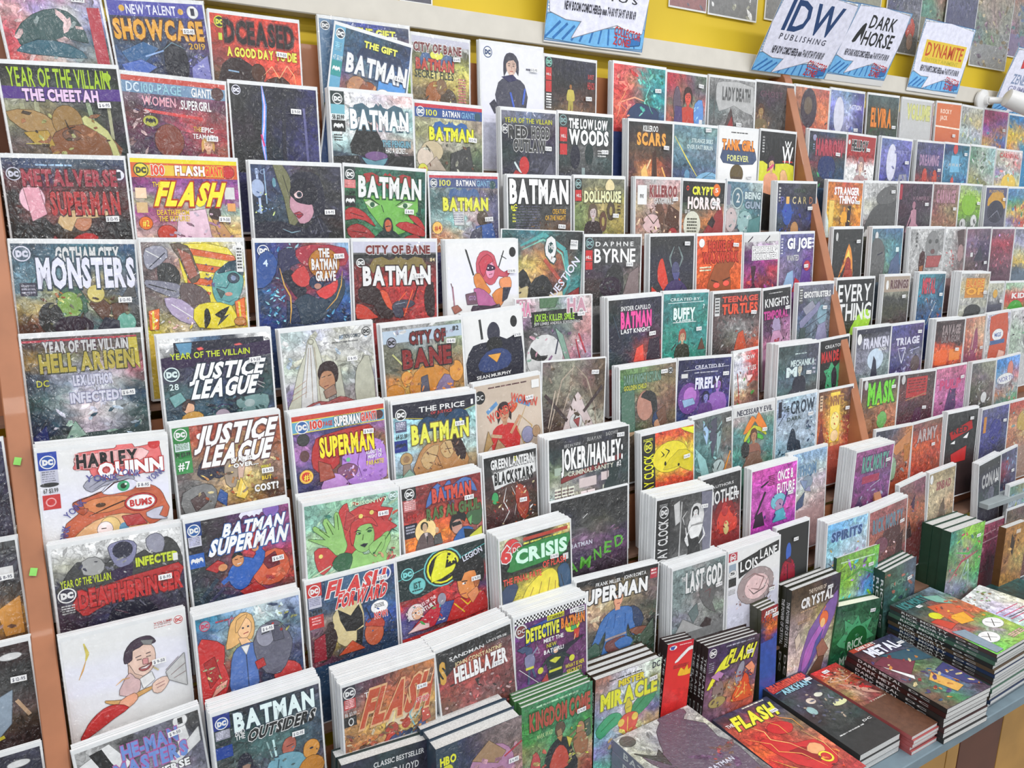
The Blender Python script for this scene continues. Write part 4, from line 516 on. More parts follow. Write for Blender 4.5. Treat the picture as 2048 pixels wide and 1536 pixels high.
F3|0.3223 1.2542 -0.3499 0.4927 1.2557 -0.3461|7|0.050|0.267|80 26|ccd|giant-size comic with red-yellow banner, slanted yellow title and lilac brute|m4447447547557659447558a7ba7a447447965a7b557754975a7b447744865ba8447644964ca8447547855b97;r c43 0 0 100 5;r ed5 0 5 100 13;r 6ac 0 6 100 11;d eee 36a 10 12 7;O d43 eee 18 7 13 8 100;T d43 32 9 10 5 PAGE;O fff 555 44 6 28 10 SUPERMAN;O d43 eee 73 6 18 9 GIANT!;c 533 94 11 5;p b33 18 40 22 30 30 24 82 20 84 34 50 40 46 56 30 64 18 56;O fe3 711 26 26 60 20 SUPERMAN;e 444 10 25 6 6;e 644 10 42 5 6;c fc5 10 64 7;c d43 10 64 5;T fe5 7 61 7 6 #1;p b8d 50 50 60 40 74 36 88 36 98 46 98 80 70 84 56 80 50 66;p 857 44 62 56 58 66 64 60 74 46 74;b 12 46 64 20 8 2 eccc65;p c9d 26 84 28 72 40 66 50 72 54 84;s 637 .8 70 44 66 60 70 76;s 637 .8 78 42 76 62;s 637 .8 88 44 84 66;c 7c9 56 54 2.4;T fff 76 48 18 4 AGAINST THE;T fff 78 53 16 4 MIGHT OF;T ed3 76 59 20 5 PARASITE!;b 40 50 38 46 44 3 c9d96b637dbe;p a54 24 50 36 56 40 70 24 72
F4|0.5003 1.2466 -0.3495 0.6735 1.2473 -0.3478|9|0.050|0.267|78 30||black-topped comic with pale aqua art, yellow jagged title and tan muscular back|m3222222222ade9bbaddadeacbaddaddba7bccacdb96accabca75a977a9865864;p 223 0 0 100 0 100 12 56 22 0 14;s ed4 .8 0 14 56 23 100 13;T eee 30 6 56 6 THE PRICE;T c44 44 13 26 3 OF JUSTICE;T eee 94 5 3 6 1;d eee 222 9 12 6.5;r 557 2 19 13 12;L dde 3 20 11 9 5;T 333 2 33 13 5 64 $3.99;r 238 0 40 15 13;W 124 1 43 13 6;p 246 26 36 30 24 40 18 50 22 56 16 60 16 62 22 74 14 88 18 92 32 80 30 64 36 44 34;O ee5 763 20 26 70 20 BATMAN;c b96 13 62 7;c 975 13 62 4;p 987 8 84 9 68 17 68 18 84;p b85 24 84 26 64 34 52 46 46 60 46 72 52 84 62 86 84;p ca7 30 66 40 54 52 52 48 66 38 78;p ca7 54 54 64 48 72 56 66 68 58 66;p 322 68 44 78 46 86 62 84 74 76 70 70 58;s 532 .9 36 58 50 64 56 80;s 532 .8 60 50 66 64;s 532 .8 40 70 54 76;s 532 .8 60 58 68 58;b 22 26 48 56 36 3 ca7754b85;p 9ba 4 84 16 74 24 84
F5|0.6795 1.2726 -0.3421 0.8371 1.2756 -0.3343|3|0.050|0.267|80 24||cream comic with arched orange-red title and black-haired woman raising a golden rope|m1cbadcbcba;c 222 7 14 8;T eee 2 11 10 6 DC;L 644 20 4 60 3 1;R d54 18 16 30 44 11 WONDER;R d54 -16 52 20 42 11 WOMAN;s 69c 5 16 34 32 24;s 69c 5 60 24 82 34;c eee 20 30 1;p d63 36 30 44 32 46 28 52 34 60 28 62 32 52 40 38 38;H 322 c97 c33 42 38 26;s ca8 4 20 62 36 66;s c97 4 50 64 66 44;s ca6 1 66 44 84 60 70 80 60 60 78 30;e 99b 76 70 9 10;e b97 90 68 6 7;p b96 6 84 16 56 22 72;p b97 22 84 30 68 44 84;r eee 86 4 12 10
F6|0.8482 1.2895 -0.3182 1.0140 1.2877 -0.3229|1|0.050|0.277|82 16||large sepia book of tangled hair and straitjacket arms, without any title|m5 766 887 887 766 654 776 998 987 755 543 887 765 887 765 654 433 654 a99 aa9 765 433 543 987 ccb aa9 543 644 555 ccc dcb cba 544 876 654 bba;s ba9 2 50 6 30 20 20 50 10 80;s a98 2 52 6 70 20 84 50 90 90;s ba9 2 48 4 44 30 30 60;p dcc 44 50 56 34 66 48 90 84 80 90 56 54 36 94 28 90;e ddd 54 66 10 9;p a55 50 64 60 62 58 72;s 433 4 4 34 40 64;s 433 4 96 30 66 56;s cba 1.5 20 30 10 70;b 30 4 4 92 84 5 876543a98654
F7|1.0279 1.2610 -0.3423 1.1940 1.2620 -0.3396|6|0.050|0.267|76 9||olive comic with green lettering along top and dark-haired head in profile, small blue-clad figure|m4685796886765485896986875676875986865566754866754566654865764465564765654;O 798 464 6 8 66 12 DARK KNIGHT RETURNS;O bb4 564 6 22 40 6 GOLDEN CHILD;d 333 bbb 90 10 5;e b87 44 52 15 20;p 333 36 40 46 32 62 38 66 60 58 68 54 48;e 346 66 74 9 12;e c97 66 80 6 6;p 754 64 64 80 56 84 80 72 84;e ca8 16 84 10 6;p 576 2 30 24 26 26 84 2 84
F8|1.2108 1.2767 -0.3415 1.3827 1.2744 -0.3475|2|0.050|0.267|88 22||purple-blue starry comic with white cursive title, planet and two faces|m4224225225336335336336447326427449437336547539438347548659448;T dde 30 8 56 5 CREATED BY;s ccd .8 10 15 96 12;L ccd 30 18 46 3 1;r ddd 6 19 12 6;O eef 448 32 26 46 15 FIREFLY;e 749 22 54 20 22;e b7c 24 50 12 12;p 9bd 10 56 30 54 34 62 14 66;H 324 a7c 96b 76 38 22;H 224 88c 648 54 54 16;b 30 2 20 90 60 1.2 eefccf
F9|1.3898 1.2800 -0.3430 1.4809 1.2820 -0.3377|1|0.050|0.267|||white and red comic with green shapes, tucked beside starry purple-blue comic|m2eeed44ddec43ddeb33eeec44ddd754ec9854b87755867744;T eee 30 22 60 7 TURTLES;T eee 50 6 36 6 IDW;r fdd 56 36 20 8;b 20 4 30 90 60 8 5a4b43c86754eee;s b33 3 14 30 20 70
F10|1.5118 1.2493 -0.3325 1.6659 1.2493 -0.3326|10|0.050|0.267|74 42|667|grey-teal comic with ornate white title and black-clad dark-haired woman|m3455455445566567556466567567567567567566466355444455345344;O cdd 456 30 22 60 9 MECHANIKA;O dee 456 20 32 26 14 M;L bcc 40 12 30 3 1;H 223 ccb 223 54 36 20;p 223 24 90 44 52 66 54 76 90;s 223 4 44 60 24 76 18 90;s bbb 1.5 56 70 58 90;L bbc 86 24 8 24 4
F11|1.7083 1.2812 -0.3398 1.8331 1.2835 -0.3339|1|0.050|0.267|74 60||black comic with red two-word title and bright green hand-like splash|m1222222222;T ddd 16 8 60 5 CREATOR;O c33 411 4 18 84 16 MAN DEAD;p 4a7 20 84 24 60 14 48 30 46 40 36 52 46 70 38 76 52 92 48 84 64 90 80 70 76 60 90;p 223 40 54 52 44 60 60 54 84 44 80;b 12 20 44 70 40 5 5c84a7253;e 643 40 88 14 6
F12|1.8568 1.2810 -0.3203 2.0121 1.2815 -0.3190|3|0.050|0.267|||grey-lilac comic with pale moon and dark pointed tower|m2333334778889889889889899889899788899;r 334 0 0 100 8;O dde 778 20 16 74 16 FRANKEN;T eee 66 34 24 5 BOOK;c cde 58 52 24 18;p 334 44 90 52 46 60 54 68 90;c eee 8 16 6 9
F13|2.0171 1.2845 -0.3212 2.1748 1.2847 -0.3206|2|0.050|0.267|84 14||violet comic with white outlined triangle and wide white title|m2559547558548769446869558778447768437757;O dde 547 14 22 74 12 TRIAGE;s eef 2 22 40 36 66 46 40 22 40;s cce 1.5 60 46 90 42;b 22 4 40 90 50 6 99c88b447bbd;e 655 80 70 14 14
F14|2.2070 1.2698 -0.3192 2.3590 1.2689 -0.3217|6|0.050|0.267|76 52||dark brown comic with burning orange window band|m2433433433544533533d53433e73e63d52d53833b53;O 988 544 22 8 64 16 SAVAGE;O 877 433 22 26 64 12 DRAGON;r e62 6 52 40 26;r e83 54 52 38 20;p 833 0 82 100 78 100 96 0 96
F15|2.3923 1.2870 -0.3248 2.5074 1.2877 -0.3229|1|0.050|0.267|84 58||orange and cream comic with smoky red figure, centre of right bay|m2b76da8c86db9c76eb9a54c86945b65857a45;p 946 20 90 40 40 60 20 70 60 60 90;s eca 3 50 10 40 60;b 16 10 10 80 76 7 ecab54eb9d76
F16|2.5061 1.2841 -0.3224 2.6489 1.2855 -0.3186|2|0.050|0.267|||white comic with orange shirted torso and white oval badge|m1bbccccbbb;p c53 14 4 86 0 92 60 80 92 14 92 20 50;e eee 50 40 24 11;T 46a 36 36 28 8 MGS;r 469 18 50 64 8;p eba 50 90 60 70 86 76 80 94
F17|2.6591 1.2890 -0.3197 2.8373 1.2905 -0.3155|1|0.050|0.267|||white comic with green sketch lines at right edge, six rows down|m2ccccbcbcbcccabacccbcbccc;b 20 4 10 90 74 5 7a8aca887444;e 888 66 60 16 16
G1|-0.0417 1.2130 -0.4873 0.1375 1.2126 -0.4885|4|0.050|0.267|84 44||grey comic with red blade-like title, yellow lettering and dark bald head rising|m4eeeeeeeeeeeeaa9555aaaeee445445445545445434435435545434334434445434335435445434335444545;p 444 6 32 18 16 28 20 34 18 40 22 50 12 60 20 70 16 76 22 84 8 92 10 98 22 98 40 6 44;p aaa 22 16 32 14 38 22 34 30 22 28;p 99a 72 6 80 2 86 8 84 20 74 18;p 88a 42 8 48 4 58 4 64 10 60 24 52 28 46 24;e 334 53 12 8 8;p 324 40 30 60 26 58 40 46 42;b 16 20 16 66 22 3 bbb778445;T cd3 4 30 38 7 YEAR OF THE VILLAIN;O cd3 553 62 22 34 8 INFECTED;T eee 92 24 4 7 1;p b33 16 46 96 34 96 48 40 58 22 66 16 62;O c33 722 16 42 82 16 DEATHBRINGER;d eee 334 8 44 7;L ccc 3 53 10 9 4;p 223 36 84 38 70 44 62 54 58 64 60 72 68 76 84;s 667 1.6 52 60 58 62;s 667 1.2 62 62 66 68;s 534 1 42 66 52 72;b 8 46 76 20 8 3 99a445
G2|0.1384 1.2066 -0.4839 0.3032 1.2076 -0.4813|6|0.050|0.267|84 52||dark red and violet comic with slanted white and blue double title and red-caped flying man|m4333434637847333434836958334645b35a6a344645c44b46334644d54b43344546c54c54345346848744;r 248 0 0 14 14;d eee 36a 7 8 6;r ccd 1 14 12 10;L 99b 2 15 10 8 5;T 333 1 26 12 4 5 $3.99;r 36b 0 31 14 14;W eee 1 35 12 6;W eef 50 -2 30 9;I fff 36a 34 8 60 12 BATMAN;I fff 36a 20 21 76 15 SUPERMAN;c 86b 82 2 8;p d64 58 58 74 44 90 46 96 66 84 78 64 76;p 723 68 52 82 46 86 60 74 62;p b33 14 48 26 42 32 46 24 54;p b33 52 24 62 14 66 20 60 30;s b33 5 60 40 66 20;p 36b 38 52 50 44 60 48 66 40 72 44 68 56 58 66 50 76 40 74 34 62;s 36b 4 64 44 70 36;s 36b 4.5 38 60 28 66;e d96 45 46 5.5 6.5;p 222 39 44 42 38 48 38 50 43 45 41;s 422 .8 42 45 45 45;s 422 .8 47 44.5 50 44;s fff .8 44 50 48 49.5;e d96 30 50 4.4 3.6;e d96 63 38 3.4 3;b 12 56 56 40 24 5 d75b44e86;s 345 4 8 76 24 60;s 446 3 12 84 30 70;p b33 44 78 60 72 72 84 50 84
G3|0.3169 1.1837 -0.4834 0.4865 1.1829 -0.4854|12|0.050|0.267|82 20|998|pale green comic of a green-tinted woman with flowing long red hair|m4 8ba 9ca acb 9cb 9cb bdb 9ca 8ba bda bdb 9ca 9cb acb 9ca acb bda 9ca acb acb bda 9ca bdb bda bdb;b 26 2 4 96 40 5 6a8487acab54;p c44 32 26 36 10 44 4 46 14 56 10 70 8 86 4 80 14 94 18 88 30 98 38 84 44 78 56 60 50 50 56 40 60 34 50 42 44 30 40;p b44 44 12 52 20 46 34 40 30;s d65 1.4 44 22 56 18 70 24;s d65 1.2 40 40 50 24;s 922 1 60 12 76 18 84 30;p c44 8 48 18 46 28 52 34 60 26 66 16 74 10 66;p 9c7 36 84 40 66 46 60 54 54 60 62 70 60 80 46 88 42 90 52 84 64 92 84;e 9c7 60 42 12 17;p 9c7 66 54 76 48 84 46 82 58 74 66 68 62;s 462 .9 72 62 80 52;p c44 46 40 48 26 58 22 70 24 76 34 70 30 62 29 54 32 50 44 48 50;p 9c7 2 34 20 38 8 26 10 22 22 32 18 20 22 16 30 28 30 14 34 12 38 28 40 40 42 48 38 56 30 56 22 46;s 462 .8 14 26 24 36;s 462 .8 22 20 28 34;s 462 .8 33 14 34 30;p 364 26 64 34 56 46 58 46 68 40 76 30 72;s 233 1.2 50 36 54 34.5 58 36;s 233 1.2 63 36 67 34 71 35;e 253 55 38 2.6 1.3;e 253 67 37.5 2.6 1.3;c eee 54 38 .6;s 573 .8 60 40 59 46;p 223 56 51 60 49.5 65 50.5 61 54;c ed7 70 18 2.4;c ed7 58 20 2.4;c ed7 14 54 2.2;T dec 48 4 40 4 POISON IVY;d dee 798 94 4 5;b 24 64 60 30 26 4 b55364c97;s cdb 1.4 4 74 24 66;s cdb 1.4 6 80 28 72;s 253 1.4 84 50 92 40 98 44
G4|0.4902 1.1895 -0.4882 0.6549 1.1912 -0.4839|10|0.050|0.267|82 24||dark red and orange comic with blue-winged red title, green second line and men in coats|m3833944833833944933933a43933b44c54c43e63e73b43e83e83955e73c54654a63843544;d eee 222 9 8 7;r 222 0 0 17 13;d eee 222 9 7 6;r c77 1 14 15 12;L ecc 2 15 13 10 5;T c33 2 30 14 6 1 $3.99;r 223 0 40 16 16;L aab 2 42 11 10 3;p 57b 28 26 34 10 44 2 50 8 56 2 60 2 62 8 74 2 86 4 94 20 84 16 70 22 50 20 36 22;O d54 722 36 7 50 15 BATMAN;T 357 56 24 8 5 VS;O 574 532 28 28 68 12 RAS AL GHUL;c fd9 26 52 13 14;p 332 20 44 24 41 29 44 28 50 21 50;e ca8 25 48 3 5;p 655 12 84 14 66 20 56 26 54 34 60 34 84;p dcc 24 54 28 54 27 64;p 222 26 58 28 58 27 70;e ca8 40 54 2.4 3.4;p 555 36 70 36 60 44 58 46 70;p 222 56 54 60 42 70 38 78 44 76 52 70 48 64 54 60 60;p c98 60 50 70 48 72 58 66 64 60 60;p 222 58 50 70 50 72 54 60 55;p 36a 56 84 62 68 74 58 86 62 84 72 70 84;p 222 74 60 88 64 90 76 76 80;p cc4 82 70 98 62 98 84 76 84;p 464 78 46 86 40 98 34 98 56 88 58;p 6a6 80 50 86 46 84 58;e ddd 48 78 6 3;L 333 44 76 7 2 1;L a65 2 62 9 1 1
G5|0.6715 1.2195 -0.4706 0.7963 1.2207 -0.4674|4|0.050|0.267|70 58||dark red comic with white scratchy two-line title and electric white lines|m3222333222333eeeddd433544433643533643532432533644433533433543;O eee 222 12 4 82 11 GREEN LANTERN;p eee 14 22 96 10 98 28 18 40;O 222 eee 18 20 74 14 BLACKSTARS;s eee 1.5 40 40 34 56 44 70 30 84;s eee 1.2 50 40 60 56 54 76;e 4a6 18 50 6 7;p a43 58 40 76 44 84 62 74 84 60 70;s c75 1.2 60 36 70 50 62 66 76 80;b 40 8 38 88 48 3 a33eda622c63eee;T dd3 56 4 5 6 O
G6|0.8088 1.2023 -0.4549 1.0158 1.2032 -0.4526|10|0.050|0.277|88 8|344|large charcoal magazine with white stencilled title, red strip and lit window panes|m5333334444334333344444444444333897667566444344bba9997674453449aacca876344333899aa9877344333444554544333333;T aaa 18 7 20 4 MIKE MAYHEW;T aaa 46 4 18 4 SUAYAN;T aaa 70 2 16 4 BADOWER;O fff 333 14 12 78 21 JOKER/HARLEY:;p 833 14 42 90 28 90 33 14 47;T ddc 22 36 58 5 CRIMINAL SANITY;T eee 84 35 6 6 #2;r eed 6 52 24 17;r dcc 36 46 22 10;r edd 38 60 18 12;r dcc 64 44 18 9;r ccb 66 58 12 10;r aba 6 30 9 8;L 766 6 54 24 14 4;s 765 1 14 50 14 70;s 765 1 22 50 22 70;s 766 1 46 58 46 74;s 766 1 72 42 72 70;p 233 66 84 68 58 74 50 74 42 80 36 88 42 86 52 90 64 92 84;b 12 4 66 60 16 5 445554333
G7|1.0545 1.2115 -0.4813 1.2128 1.2135 -0.4759|5|0.050|0.267|84 40|dd4|comic with vertical yellow lettering on black spine strip and yellow disc over orange-red|m2d43d53ec4ec4ed3ed4dc3ec4d53d53d43d43;r 222 0 0 25 90;d dd4 222 12 16 8;L dd4 3 5 18 4 2;V ee2 3 84 18 58 DAY CLOCK;p ee3 74 0 100 2 100 12 80 4;e ed3 54 36 34 21;p dc2 70 30 98 40 96 64 70 52 40 52;s 221 2 36 26 42 32 36 34;s 221 2 44 24 52 28 44 36;c 221 44 44 2 3;c 221 70 50 2
G8|1.2141 1.2234 -0.4704 1.3444 1.2261 -0.4632|3|0.050|0.267|88 10||grey-teal comic of swirling wing-like ghost shapes|m3777566666688577776588799766588466788577566a75;p ace 26 6 40 20 34 40 26 24;p 9cc 4 40 30 60 40 84 20 84;p 9bb 60 24 74 10 70 40 60 60;e bcc 64 76 16 10;p 556 38 10 60 4 60 34 48 60;s e93 3 80 84 96 58;s 233 2 60 80 70 70;b 20 4 6 90 76 7 9cc566788455
G9|1.3503 1.2302 -0.4625 1.4969 1.2312 -0.4600|2|0.050|0.267|74 38||comic with thin black capitals on white band and rainbow-winged figure on teal|m3ccccccccca99688798699696588887588598867588488965587;r ddd 0 0 100 14;T 445 8 4 86 8 NECESSARY EVIL;p e83 24 40 44 16 54 22 60 12 72 24 84 40 62 34 52 24 40 36;p cc3 28 46 50 30 78 42 80 48 52 36 30 52;p 5b4 34 52 52 42 72 48 72 54 52 48 36 56;H 643 b86 965 50 46 22;p 865 24 90 40 70 64 70 74 90;e 333 30 64 10 12
G10|1.5044 1.2345 -0.4616 1.6605 1.2357 -0.4584|1|0.050|0.267|82 30||icy blue comic with black title, bare trees and dark figure|m3abcacdbcd9acabcbcdabcabcabcabcabc9bcabcabc9bc9ab9bc;r 223 4 4 8 24;T 233 16 12 14 9 THE;T 234 34 6 60 20 CROW;T 455 26 30 36 6 DARK;p 234 28 80 34 56 40 48 48 56 50 80;p 234 46 84 50 66 60 70 64 84;s 345 1.5 4 40 20 24;s 345 1.5 4 24 16 16;b 24 72 10 26 70 5 346457578bcd;b 8 0 74 22 14 4 245357;s 234 1 36 46 44 40
G11|1.6616 1.2347 -0.4610 1.8056 1.2355 -0.4588|1|0.050|0.267|82 32||fiery gold comic with glowing totem column, left of divider low|m3643c84533853eb4643a53fc5753b53fd6944c63fd7b54b63eb7c65;O 964 eb5 34 10 38 14 INFINITE;p fd5 34 4 62 4 64 84 36 84;e fe9 50 50 12 14;e fda 50 74 11 9;p 733 0 90 10 50 24 90;r eca 4 6 8 24;L 543 5 8 6 20 4;b 24 6 30 88 56 5 e63fc7b43fd8
G12|1.8392 1.2350 -0.4501 2.0025 1.2348 -0.4506|2|0.050|0.267|84 16||brown comic with slanted lime-green title and green egg-shaped head|m2544655644764764875754b75964c86754b75;O 7d3 463 16 6 76 34 MASK;s dc3 3 20 46 90 36;e 7b6 60 70 14 14;e a75 20 76 14 12;c ccc 10 8 5 8;b 10 10 56 80 30 6 a65c86643
G13|2.0043 1.2343 -0.4521 2.1779 1.2331 -0.4552|2|0.050|0.267|72 60||dark maroon comic with solid red title block|m2544544644544744644534533533523634523;r b33 20 6 58 34;L 833 24 10 50 24 5;s a75 2 20 44 78 36;c ccc 10 8 5 8;p 524 40 84 50 60 66 60 70 84
G14|2.1849 1.2375 -0.4538 2.3458 1.2378 -0.4530|1|0.050|0.267|84 20||pink comic with dark violet female silhouette|m2c79b68c7ab69c7ab69b69a6a;O c47 b69 14 22 70 16 PULP;p 536 36 90 44 50 56 34 70 52 68 90;e 425 56 36 8 9;s 647 4 44 60 34 84;b 12 20 30 60 54 6 745b58536
G15|2.3589 1.2301 -0.4529 2.4949 1.2299 -0.4533|3|0.050|0.267|||grey-brown comic with crowd of small pale masks, second from right edge|m3666887998766767887554776655443655766433555665;b 40 4 20 90 66 6 bbb776ccc554988;e ddd 60 66 12 10
G16|2.5086 1.2367 -0.4558 2.6536 1.2389 -0.4501|1|0.050|0.267|||blue sky comic with white banner and red-coated figure, far right|m2 48c 7ae 59c 99c 8ac d88 99a aaa c86 9aa 799 7b8;e d87 60 24 12 16;e eee 40 40 34 10;T 88b 12 36 66 9 NORTH;b 18 10 50 80 36 8 c98dba866bcd
H1|-0.0428 1.1659 -0.6101 0.1258 1.1659 -0.6100|4|0.050|0.267|75 38|ddd|almost blank white comic with laughing short-haired man sketched in pale gold|m1eeeeefeee;T b55 74 2 16 2 VOLUME;L caa 74 5 15 4 2;d c55 eee 95 5 4;s dc6 3 17 6 19 16 17 22;s da6 1.4 17 22 14 30 10 38;p ecb 50 32 54 22 66 20 72 26 72 38 68 46 60 50 53 46 50 40;p dba 50 36 54 46 60 50 58 56 50 52;p 434 47 34 48 24 54 16 62 13 70 14 74 20 70 21 66 19 60 22 54 24 53 32;p 888 62 16 72 18 70 22 64 20;s 655 .9 56 31 61 30;s 655 .9 65 29.5 69 29;s 544 .7 57 33.5 61 33.5;s 544 .7 65 32.5 69 32.5;p d99 62 34 66 34 66 39 62 39;p a55 58 42 64 41 69 39 66 44 61 45;p fee 59.5 42.3 64 41.6 67.5 40.4 64 43;p dbb 40 62 44 52 50 44 54 50 58 54 54 66;p eee 58 52 68 48 70 56 60 62;p da6 28 64 44 68 56 64 68 62 68 64 56 68 44 72 32 68;p ea8 40 68 52 64 54 70 46 76 38 76;p c33 6 96 10 86 16 78 26 71 36 70 46 76 34 82;s e66 1 12 84 24 74 34 73;p ecb 68 60 76 56 82 58 80 64 74 70 68 68;s a77 .7 70 62 78 60;s a77 .7 71 65 78 63;p ccc 80 52 97 38 97 70 82 60;s 877 .6 80 50 92 40;s 988 .8 84 56 97 48;s 988 .8 86 60 97 56;s da6 1.2 38 52 44 48 50 48;s dc9 1.4 70 44 74 48
H2|0.1330 1.1477 -0.6173 0.2964 1.1478 -0.6170|8|0.050|0.267|66 24|ccc|blue sky comic with blonde woman in blue, red shapes and grey figure|m438a9bddee89b569bddacc578457aa6cbb679346a55a54556446944934446346844744345346;b 20 40 0 58 40 7 dee9bc457346;d c46 9ab 8 8 5;L b45 18 6 26 3 1;p a8a 30 8 34 4 30 14;p eb7 28 26 32 12 42 4 52 8 54 22 50 32 44 30 36 34 26 36;p fc9 38 20 41 11 47 10 51 16 50 24 45 30 40 27;p eb7 36 22 38 10 48 6 44 12 40 18;c 445 43 19 1;c 445 48 18.5 1;s a44 .9 43 25 48 24;p fc9 38 28 46 30 50 36 42 40;p c33 0 26 10 22 24 32 22 50 26 66 18 84 0 84;p a22 4 44 14 40 18 60 8 70;p c44 70 70 84 64 96 72 96 84 74 84;p 57b 32 42 40 36 52 36 58 42 56 54 54 66 52 84 28 84 28 60;s 346 1 44 40 44 84;p eee 40 37 48 37 44 46;p 667 52 36 58 26 66 20 76 20 84 30 90 44 86 60 76 74 62 70 54 54;e 99a 64 32 9 11;s 333 1 60 30 68 29;p 556 70 24 80 26 82 40 72 40;c 933 80 30 1.5;c c44 72 22 1.2;p b33 52 56 60 54 62 62 54 64;p ea9 14 70 24 66 22 72 8 80;b 12 4 44 20 30 3 aa7997dc8;b 8 72 6 24 26 3 787aa6
H3|0.3089 1.1678 -0.6152 0.4699 1.1685 -0.6134|3|0.050|0.267|84 10|cc9|blue comic with slanted red two-line title, cream rock shapes and red-haired man|m4346346246347346357347357567346357468756dc924935a634dc5358346734235346246;r c33 0 0 16 14;d eee c33 8 8 6.5;r ccd 1 14 14 12;L 88a 2 15 12 9 5;T 333 1 28 14 5 3 $3.99;r c33 0 34 16 14;L eaa 3 36 10 9 3;p 468 20 0 96 -6 96 14 20 24;I d44 eee 22 2 66 16 FLASH;I d44 eee 32 18 58 14 FORWARD;c eef 88 8 8;c 35a 88 8 6;s fff 2 92 2 86 10 90 10 84 16;p dc9 26 40 40 30 58 32 60 60 46 76 30 70;p 222 32 34 46 44 56 34 60 58 40 60;p 322 6 84 14 56 24 50 30 64 20 84;e 322 23 50 4 5;p 923 2 84 4 60 16 56 16 84;p 222 50 84 52 62 60 60 56 84;c fff 80 43 10 7;L 555 74 39 12 5 3;O d33 eee 73 48 16 7 NOW!;e c64 72 70 11 14;p b43 62 60 66 54 82 56 84 66 70 62;p c53 30 84 46 72 60 84;s 223 1 64 40 70 56;s 223 1 90 50 96 66;b 8 60 34 36 46 4 46a359
H4|0.4713 1.1720 -0.6143 0.6544 1.1739 -0.6094|2|0.050|0.267|86 42||black and red comic with huge yellow circular emblem and black-haired youth|m4233234244355233244255355733b33b33b44448b33b33c33447559a44b33b33669644a33c33;p 233 0 0 100 0 100 18 52 40 0 46;s 6cc .8 0 22 34 14;s 6cc .8 100 6 72 14;c 7cc 50 20 22 22;c 222 50 20 20.5 20.5;c ee3 50 20 18.5 18.5;c 222 50 20 16.5 16.5;p ee3 44 6 56 4 52 22 64 20 60 28 36 34 40 16;c ee3 60 12 4;s ee3 1 54 12 66 12;s ee3 1 60 6 60 18;s ee3 1 56 8 64 16;s ee3 1 56 16 64 8;R eef 16 72 10 24 7 LEGION;L ccd 76 18 16 5 2;d 8dd 255 10 17 7;c 7cc 20 33 9 9;T 244 16 28 8 7 1ST;L 355 14 37 12 3 1;R fee 18 4 54 36 4 ADVENTURES OF THE;R fff 18 6 60 34 5 31ST CENTURY;p e95 66 34 76 28 88 30 92 44 88 56 80 66 74 64 68 58 66 48;p 222 60 38 62 26 70 16 84 14 96 22 98 40 94 50 88 42 86 34 74 34 70 42;s 222 1 62 40 56 44;p c74 84 44 90 42 90 50 86 54;s 222 1.2 70 43 77 44;e fff 73 46 2.4 1.2;c 222 74 46 1;s 944 1 68 58 75 58;s a53 .8 66 50 64 54 68 55;p c33 44 84 54 66 66 60 74 66 84 62 96 62 100 84;s ec3 1.8 68 62 76 72 92 60;s ec3 1.4 60 66 72 80;p e96 76 60 88 54 90 62 82 72;p 459 30 84 40 60 60 62 50 84;e edd 16 62 9 9;e eb9 18 64 6 7;c 345 16 63 1;c 345 20 62 1;p c34 12 80 24 70 40 60 44 66 36 84 14 84;e 99a 46 56 5 7;p fdd 6 84 20 76 30 80 30 84;b 18 10 50 40 30 3 6aad445b6edaeee
H5|0.6602 1.1370 -0.6050 0.8256 1.1389 -0.6001|12|0.050|0.267|74 34|7a8|black comic with white-green slanted title, red line below and flowing yellow cloth|m4ddb222222dc8222222222222222222222222222222333233334343dc5ed4333dc4ed4dc4353ed4ed4ed4353;c d44 16 12 11;O d44 eee 0 8 14 18 6;c eee 22 14 8;c d44 22 14 7;T fee 17 11 10 6 DC;r b43 32 3 64 4;L cc5 32 9 60 4 1;p 384 12 32 22 14 98 12 94 28 86 36 14 40;O dfe 395 20 16 74 16 CRISIS;T e54 2 46 54 8 THE FINAL FATE;T e54 58 38 34 8 OF FLASH;p ed4 20 90 28 76 36 64 48 56 60 50 72 50 80 60 80 74 84 90;s a83 1.1 34 84 44 66;s a83 1.1 48 86 56 62;s a83 1.1 62 86 68 60;s a83 1.1 74 86 76 66;p 357 80 52 92 48 98 60 98 90 86 90 82 70;s 222 1 84 60 90 84;p 346 0 60 14 54 22 60 10 80 0 84;r ddd 88 36 8 8
H6|0.8077 1.1883 -0.5818 1.0092 1.1893 -0.5793|1|0.050|0.277|||large near-black hardcover with scattered green scratched letters and small white author names|m4333333333333334444333333445555554444545868757546434546545646333434545434333333323433;T dde 24 49 28 5 BATMAN;R 6b4 6 4 76 12 13 D;R 6b4 10 20 68 12 13 A;R 6b4 -8 36 66 14 13 M;R 6b4 4 54 60 10 13 N;R 6b4 -6 68 56 10 13 E;R 6b4 8 82 52 12 13 D;T dde 24 92 32 5 AZZARELLO;T dde 27 101 24 5 BERMEJO;s 878 1 10 46 40 40;s 767 1 50 60 90 84;b 16 10 34 80 60 4 756434868;s eee .7 40 24 46 20
H7|1.0397 1.1354 -0.5992 1.2042 1.1344 -0.6018|13|0.050|0.267|84 19|998|black and grey comic with vertical white lettering, bright doorway and woman in dress holding smoke|m2333555444777333666333444444777;r 222 0 0 24 90;d ddd 222 13 17 8;L aaa 5 6 14 4 2;V ddd 3 86 17 60 DAY CLOCK;p 778 80 0 100 2 100 84 86 84;p ccc 30 10 40 6 42 34 34 38;s bbb 2 44 8 42 84;p ddd 62 20 72 14 84 22 84 42 62 44;H 222 eee eee 70 26 15;p eee 60 46 74 42 84 44 76 62 62 60;s eee 3 60 48 52 60 58 70 52 44;s ddd 1.5 50 40 46 30 54 22;p 222 60 62 76 60 82 84 58 84;s eee 3 84 48 88 60 78 70;r 999 62 42 22 2
